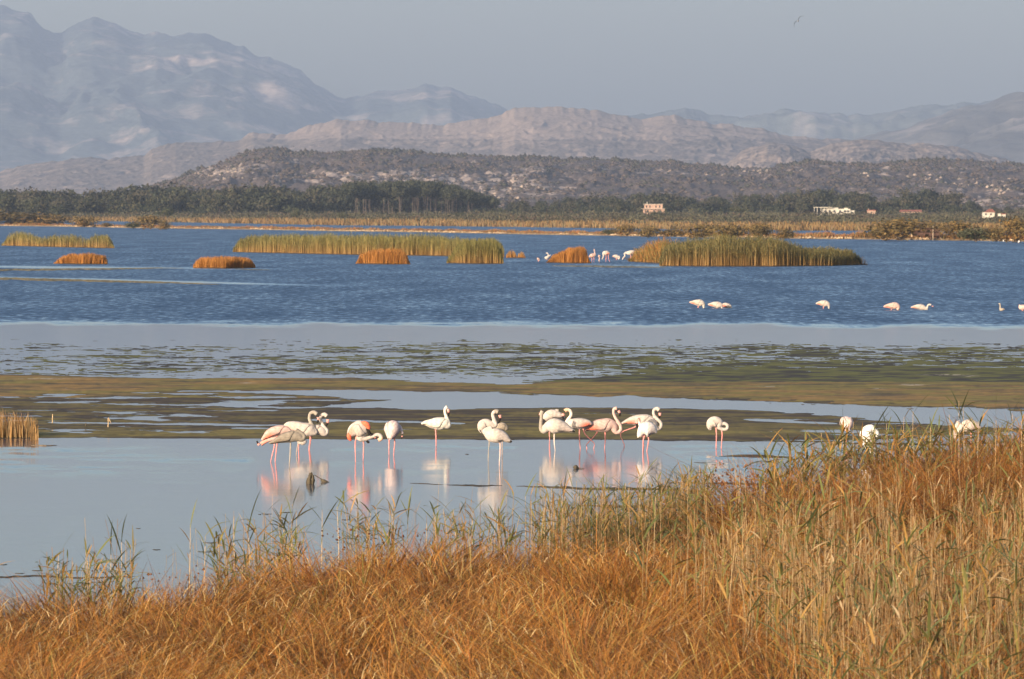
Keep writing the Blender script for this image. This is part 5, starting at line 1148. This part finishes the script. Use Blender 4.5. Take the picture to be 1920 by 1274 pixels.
# reeds: bare pale stems, drooping green and yellow leaves
stemc = [(0.43, 0.295, 0.155), (0.36, 0.23, 0.105), (0.52, 0.38, 0.215), (0.31, 0.175, 0.075)]
leafg = [(0.150, 0.155, 0.050), (0.180, 0.165, 0.050), (0.120, 0.135, 0.055), (0.15, 0.16, 0.05), (0.24, 0.19, 0.05), (0.33, 0.18, 0.05), (0.38, 0.22, 0.07)]
def reeds(name, u, d, h, seed, nleaf=6, leafw=.020, leafl=.34, from_=.35, greens=leafg, stemw=.011):
    r = np.random.RandomState(seed); n = len(u); x = (u - 960) * d / F
    az = r.rand(n) * 6.28; lean = .02 + .16 * r.rand(n) ** 2
    base = np.stack([x, d, np.full(n, 0.0)], -1)
    c = pick(stemc, n, r, .3)
    cr = []
    for a in (0.3, 1.9):     # two crossed strips make a stem with a body from every side
        cr.append(blades(base, h, np.full(n, stemw) * (.8 + .5 * r.rand(n)) * 1.0, lean, az, np.zeros(n), 3, c * .8, c, az=np.full(n, a), seed=seed, taper=.5))
    m_ = n * nleaf; k = np.repeat(np.arange(n), nleaf); t = from_ + (1.0 - from_) * r.rand(m_) ** .8
    hk = h[k]; ld = np.stack([np.cos(az[k]), np.sin(az[k]), np.zeros(m_)], -1)
    pos = base[k] + ld * (lean[k] * hk * t ** 1.7)[:, None] + np.stack([np.zeros(m_), np.zeros(m_), hk * t], -1)
    a2 = r.rand(m_) * 6.28; L = leafl * (.55 + .8 * r.rand(m_)) ; c2 = pick(greens, m_, r, .35)
    up = .35 + .75 * r.rand(m_); reach = .5 + .9 * r.rand(m_)
    # leaf: narrow at the sheath, widest at a third, pointed, arching over
    seg = 4; Vv_ = np.zeros((m_, seg + 1, 2, 3)); wd = np.stack([-np.sin(a2), np.cos(a2), np.zeros(m_)], -1); tilt = (r.rand(m_) - .5) * 1.2
    wd[:, 2] = tilt; ww = [0.45, 1.0, .9, .55, .04]
    for i in range(seg + 1):
        q = i / seg
        p = pos + np.stack([np.cos(a2), np.sin(a2), np.zeros(m_)], -1) * (L * reach * q)[:, None] + np.stack([np.zeros(m_), np.zeros(m_), L * (up * q * 1.25 - (.15 + .5 * reach) * .6 * q * q)], -1)
        w_ = (leafw * (.6 + .7 * hsh(k, k * 0, 3)) * ww[i] * .5)[:, None]
        Vv_[:, i, 0] = p - wd * w_; Vv_[:, i, 1] = p + wd * w_
    idx = np.arange(m_ * (seg + 1) * 2).reshape(m_, seg + 1, 2)
    Fq = np.stack([idx[:, :-1, 0], idx[:, :-1, 1], idx[:, 1:, 1], idx[:, 1:, 0]], -1).reshape(-1, 4)
    cr.append((Vv_.reshape(-1, 3), Fq, np.repeat(c2, (seg + 1) * 2, axis=0)))
    tag(link(name, mesh_np(name, *join(cr)), M['reed']), kind='stuff')
r = np.random.RandomState(931)
n = 7800; u = r.uniform(1180, 3000, n); de = d_edge(u)
d = 50 + (de - 3 - 50) * r.rand(n) ** .8
dens = sm(1190, 1400, u + (r.rand(n) - .5) * 120 - np.clip(68 - d, 0, 12) * 24) * np.interp(d, [50, 66, 76, 90], [.70, .48, .26, .11]); k = r.rand(n) < dens * (.25 + 1.0 * fbm((u - 960) * d / F / 1.2, d / 2.5, 933, 3))
u, d, de = u[k], d[k], de[k]
h = np.interp(d, [50, 58, 66, 76, 92], [1.25, 1.5, 1.65, 1.65, 1.6]) * (0.72 + .42 * r.rand(len(u))) * (0.85 + .3 * fbm((u - 960) * d / F / .9, d / 2, 934, 3))
reeds('reeds', u, d, h, 935, 6, leafl=.36, leafw=.024, from_=.15)
# bare broken stems
n = 3400; u = r.uniform(1230, 3000, n); d = 56 + (d_edge(u) - 12 - 56) * r.rand(n) ** .9
k = r.rand(n) < sm(1230, 1420, u - np.clip(70 - d, 0, 12) * 22); u, d = u[k], d[k]
reeds('bare_reed_stems', u, d, 1.05 + .75 * r.rand(len(u)), 937, 1, leafl=.2, from_=.5, greens=stemc, stemw=.0105)
# thinner stand left of it, with water between the stems
n = 900; u = r.uniform(930, 1330, n); d = d_edge(u) - 1.5 + 5.5 * r.rand(n); k = r.rand(n) < sm(930, 1120, u) * .9; u, d = u[k], d[k]
reeds('reeds', u, d, .75 + .75 * r.rand(len(u)), 939, 5, leafw=.018, leafl=.26, from_=.3)
n = 620; u = r.uniform(-800, 960, n); d = d_edge(u) - 2 + 3.0 * r.rand(n); k = fbm(u / 55, u * 0, 941, 2) > .53; u, d = u[k], d[k]
reeds('reeds', u, d, .85 + .5 * r.rand(len(u)), 943, 5, leafw=.022, leafl=.28, from_=.4)
n = 700; u = r.uniform(1440, 3000, n); d = d_edge(u) - 4 + 4.5 * r.rand(n)
reeds('reeds', u, d, 1.25 + .6 * r.rand(n), 945, 10, leafw=.030, leafl=.38, from_=.5)
n = 520; u = r.uniform(1130, 1330, n); d = d_edge(u) + 3 + 4.5 * r.rand(n)
reeds('reeds', u, d, .25 + .7 * r.rand(n) ** 1.5, 947, 3, leafw=.012, leafl=.2, from_=.2, greens=sed)
# faint dry stalks standing in the water
n = 46; u = r.uniform(40, 1180, n); d = d_edge(u) + .3 + 2.2 * r.rand(n)
reeds('dry_stalks', u, d, .9 + .7 * r.rand(n), 949, 1, leafw=.008, leafl=.15, from_=.8, greens=stemc, stemw=.007)

# brown seed heads
def heads(u0, u1, vlo, vhi, p, n, seed, sz=.012):
    r = np.random.RandomState(seed); u = r.uniform(u0, u1, n); v = vlo + (vhi - vlo) * r.rand(n) ** .8
    d = F / p + r.normal(size=n) * .8
    P = np.stack([(u - 960) * d / F, d, CAMZ - (v - HV) * d / F], -1)
    return P, sz * (.6 + 1.0 * r.rand(n))
PP = []; SS = []
for a in [(1335, 1450, 868, 935, 113, 230, 1, .018), (1220, 1330, 905, 950, 118, 50, 2, .013), (600, 760, 985, 1060, 133, 90, 3, .014), (780, 1300, 985, 1060, 131, 260, 4, .013), (150, 600, 1060, 1120, 145, 150, 5, .013), (1540, 1640, 850, 890, 113, 60, 6, .013), (0, 1300, 1120, 1270, 165, 130, 8, .012), (1480, 1560, 868, 905, 114, 40, 7, .013)]:
    P, s_ = heads(*a); PP.append(P); SS.append(s_)
P = np.concatenate(PP); s_ = np.concatenate(SS)
tag(link('seed_heads', mesh_np('seed_heads', *blobs(P, s_, pick([(0.13, 0.05, 0.025), (0.19, 0.075, 0.03), (0.09, 0.04, 0.025)], len(P), r), 951, 1.2)), M['rockbits']), kind='stuff')

# ------------------------------------------------------------------ single reed plants that stand out against the water
def leaf_mesh(L, w, up, reach, col, seed):
    r = random.Random(seed); V = []; n = 7
    for i in range(n + 1):
        q = i / n; ww = w * .5 * (0.35 + 1.9 * q) if q < .33 else w * .5 * (1 - ((q - .33) / .67) ** 1.4) + .0005
        x = L * reach * q; z = L * (up * q * 1.2 - .55 * reach * q * q)
        V += [(x, -ww, z + ww * .35), (x, 0, z), (x, ww, z + ww * .35)]
    Fq = []
    for i in range(n):
        for k in range(2): Fq.append((i * 3 + k, i * 3 + k + 1, i * 3 + k + 4, i * 3 + k + 3))
    me = mesh_np('leaf', np.array(V), np.array(Fq), np.tile(np.array(col), (len(V), 1)) * (0.85 + .3 * np.random.RandomState(seed).rand(len(V), 1)))
    me.materials.append(M['reed']); return me
leaf_v = [leaf_mesh(.42, .036, .9, .55, (0.15, 0.16, 0.05), 1), leaf_mesh(.46, .034, .75, .8, (0.17, 0.17, 0.05), 2), leaf_mesh(.36, .030, 1.05, .4, (0.13, 0.145, 0.055), 3),
          leaf_mesh(.42, .034, .5, 1.0, (0.22, 0.19, 0.05), 4), leaf_mesh(.34, .026, .8, .6, (0.36, 0.20, 0.06), 5), leaf_mesh(.52, .038, 1.0, .5, (0.16, 0.165, 0.055), 6)]
mbs = MB(); v, f, _, _ = sweep([(0, 0, 0, .0065, .0065), (.01, 0, .5, .006, .006), (0, .01, 1.0, .003, .003)], 6, 4); mbs.add(v, f)
stem_v = mbs.mesh('stem', True); stem_v.materials.append(M['stick'])
rr_ = random.Random(77)
def reed_plant(ut, vt, p, nl, label, lean=0.0):
    if ut > 1500: p -= 19
    d = F / p; ztop = CAMZ - (vt - HV) / p
    x = (ut - 960) / p - lean
    L_ = ztop + .05
    o = empty('reed_plant', (x, d, -.05)); tag(o, label, 'reed', 'single reed plants on the near shore')
    st = link('stem', stem_v, None, o); st.scale = (1, 1, L_); st.rotation_euler[1] = math.atan2(lean, L_)
    for i in range(nl):
        t = 1 - .48 * (i / nl) - rr_.uniform(0, .04)
        lf = link('leaf', leaf_v[rr_.randrange(6)], None, o)
        lf.location = (lean * t, 0, L_ * t)
        side = 0 if i % 2 == 0 else math.pi
        lf.rotation_euler = (0, rr_.uniform(-.45, .25), side + rr_.uniform(-.7, .7)); s = rr_.uniform(.7, 1.15); lf.scale = (s, s, s)
for (ut, vt, p, nl, lab, ln) in [
    (208, 1035, 148, 5, 'green reed with two upright blades at the left end of the near shore', .03), (228, 1015, 147, 4, 'reed plume beside the leftmost green reed, yellower leaves', .02),
    (110, 1040, 150, 4, 'thin drooping reed near the left edge of the near shore', .10), (357, 985, 143, 4, 'dry pale topped reed above the orange grass, left part', .04), (385, 1005, 142, 6, 'leafy reed right of the dry pale topped one', .05),
    (438, 975, 140, 5, 'reed with a dark tufted head against the pool', .0), (465, 985, 140, 5, 'reed with one long leaf pointing up right, left part', -.04), (548, 945, 134, 4, 'tall thin reed left of the stump reflections', .05),
    (604, 955, 132, 5, 'reed below the floating knob line, twin of a taller one', .03), (632, 950, 131, 5, 'reed with fanned leaves under the left party', -.03), (690, 958, 131, 6, 'leafy reed under the coral preening bird', .04),
    (735, 945, 130, 6, 'reed with criss-cross leaves under the plump pinkish bird', -.05), (765, 955, 130, 6, 'low fanned reed right of the criss-cross one', .04), (800, 965, 130, 5, 'small reed left of the pair of arching blades', .03),
    (850, 955, 130, 6, 'reed with a pair of long blades arching left', -.08), (885, 960, 130, 5, 'reed behind the arching pair, straighter', .02), (938, 965, 130, 6, 'bright green reed between the middle pair and its reflection foot', .03),
    (985, 930, 129, 5, 'slim reed left of the tall y shaped reed', .02), (1018, 935, 129, 6, 'reed leaning against the tall y shaped reed', -.03), (1058, 905, 128, 8, 'tall y shaped reed crossing the long dark mud line', .01),
    (1085, 935, 128, 6, 'leafy reed just right of the tall y shaped reed', .05), (1118, 925, 128, 6, 'reed with a broad blade over the mud line', -.04), (1180, 905, 124, 5, 'reed below the white bird with the dark bill, left one', .03),
    (1210, 885, 122, 5, 'tall straw coloured reed below the white bird with the dark bill', .02), (1312, 872, 118, 4, 'reed with a v of two leaves under the lone preening bird', .0), (1290, 900, 119, 5, 'shorter reed left of the v leaved one', .02),
    (1540, 812, 128, 6, 'reed leaning over the mud spit tip', -.06), (1582, 800, 130, 7, 'broad leaved green reed in front of the pinkish round bird', .02), (1600, 792, 131, 7, 'second broad leaved reed in front of the pinkish round bird', .05),
    (1640, 805, 132, 7, 'reed covering the left flank of the tall ruffled flamingo', .04), (1662, 795, 132, 7, 'reed covering the head of the tall ruffled flamingo', -.05), (1695, 782, 132, 6, 'curved reed plume against the channel', .08),
    (1712, 772, 133, 6, 'reddish reed head rising over the channel', .05), (1745, 800, 133, 7, 'spreading reed between the two plumes', .0), (1798, 752, 134, 9, 'tallest reed plume at the right', .02),
    (1806, 765, 134, 8, 'reed plume leaning on the tallest one', -.03), (1780, 778, 134, 8, 'reed with leaves sweeping left below the tallest plume', -.10), (1835, 790, 135, 7, 'reed right of the tallest plume, sweeping right', .08),
    (1868, 782, 135, 7, 'thin curved reed with hooked tip near the right edge', .06), (1898, 775, 136, 7, 'second tallest reed close to the right edge', .03), (1915, 790, 136, 7, 'reed touching the right edge of the frame', -.02)]:
    reed_plant(ut, vt, p, nl, lab, ln)
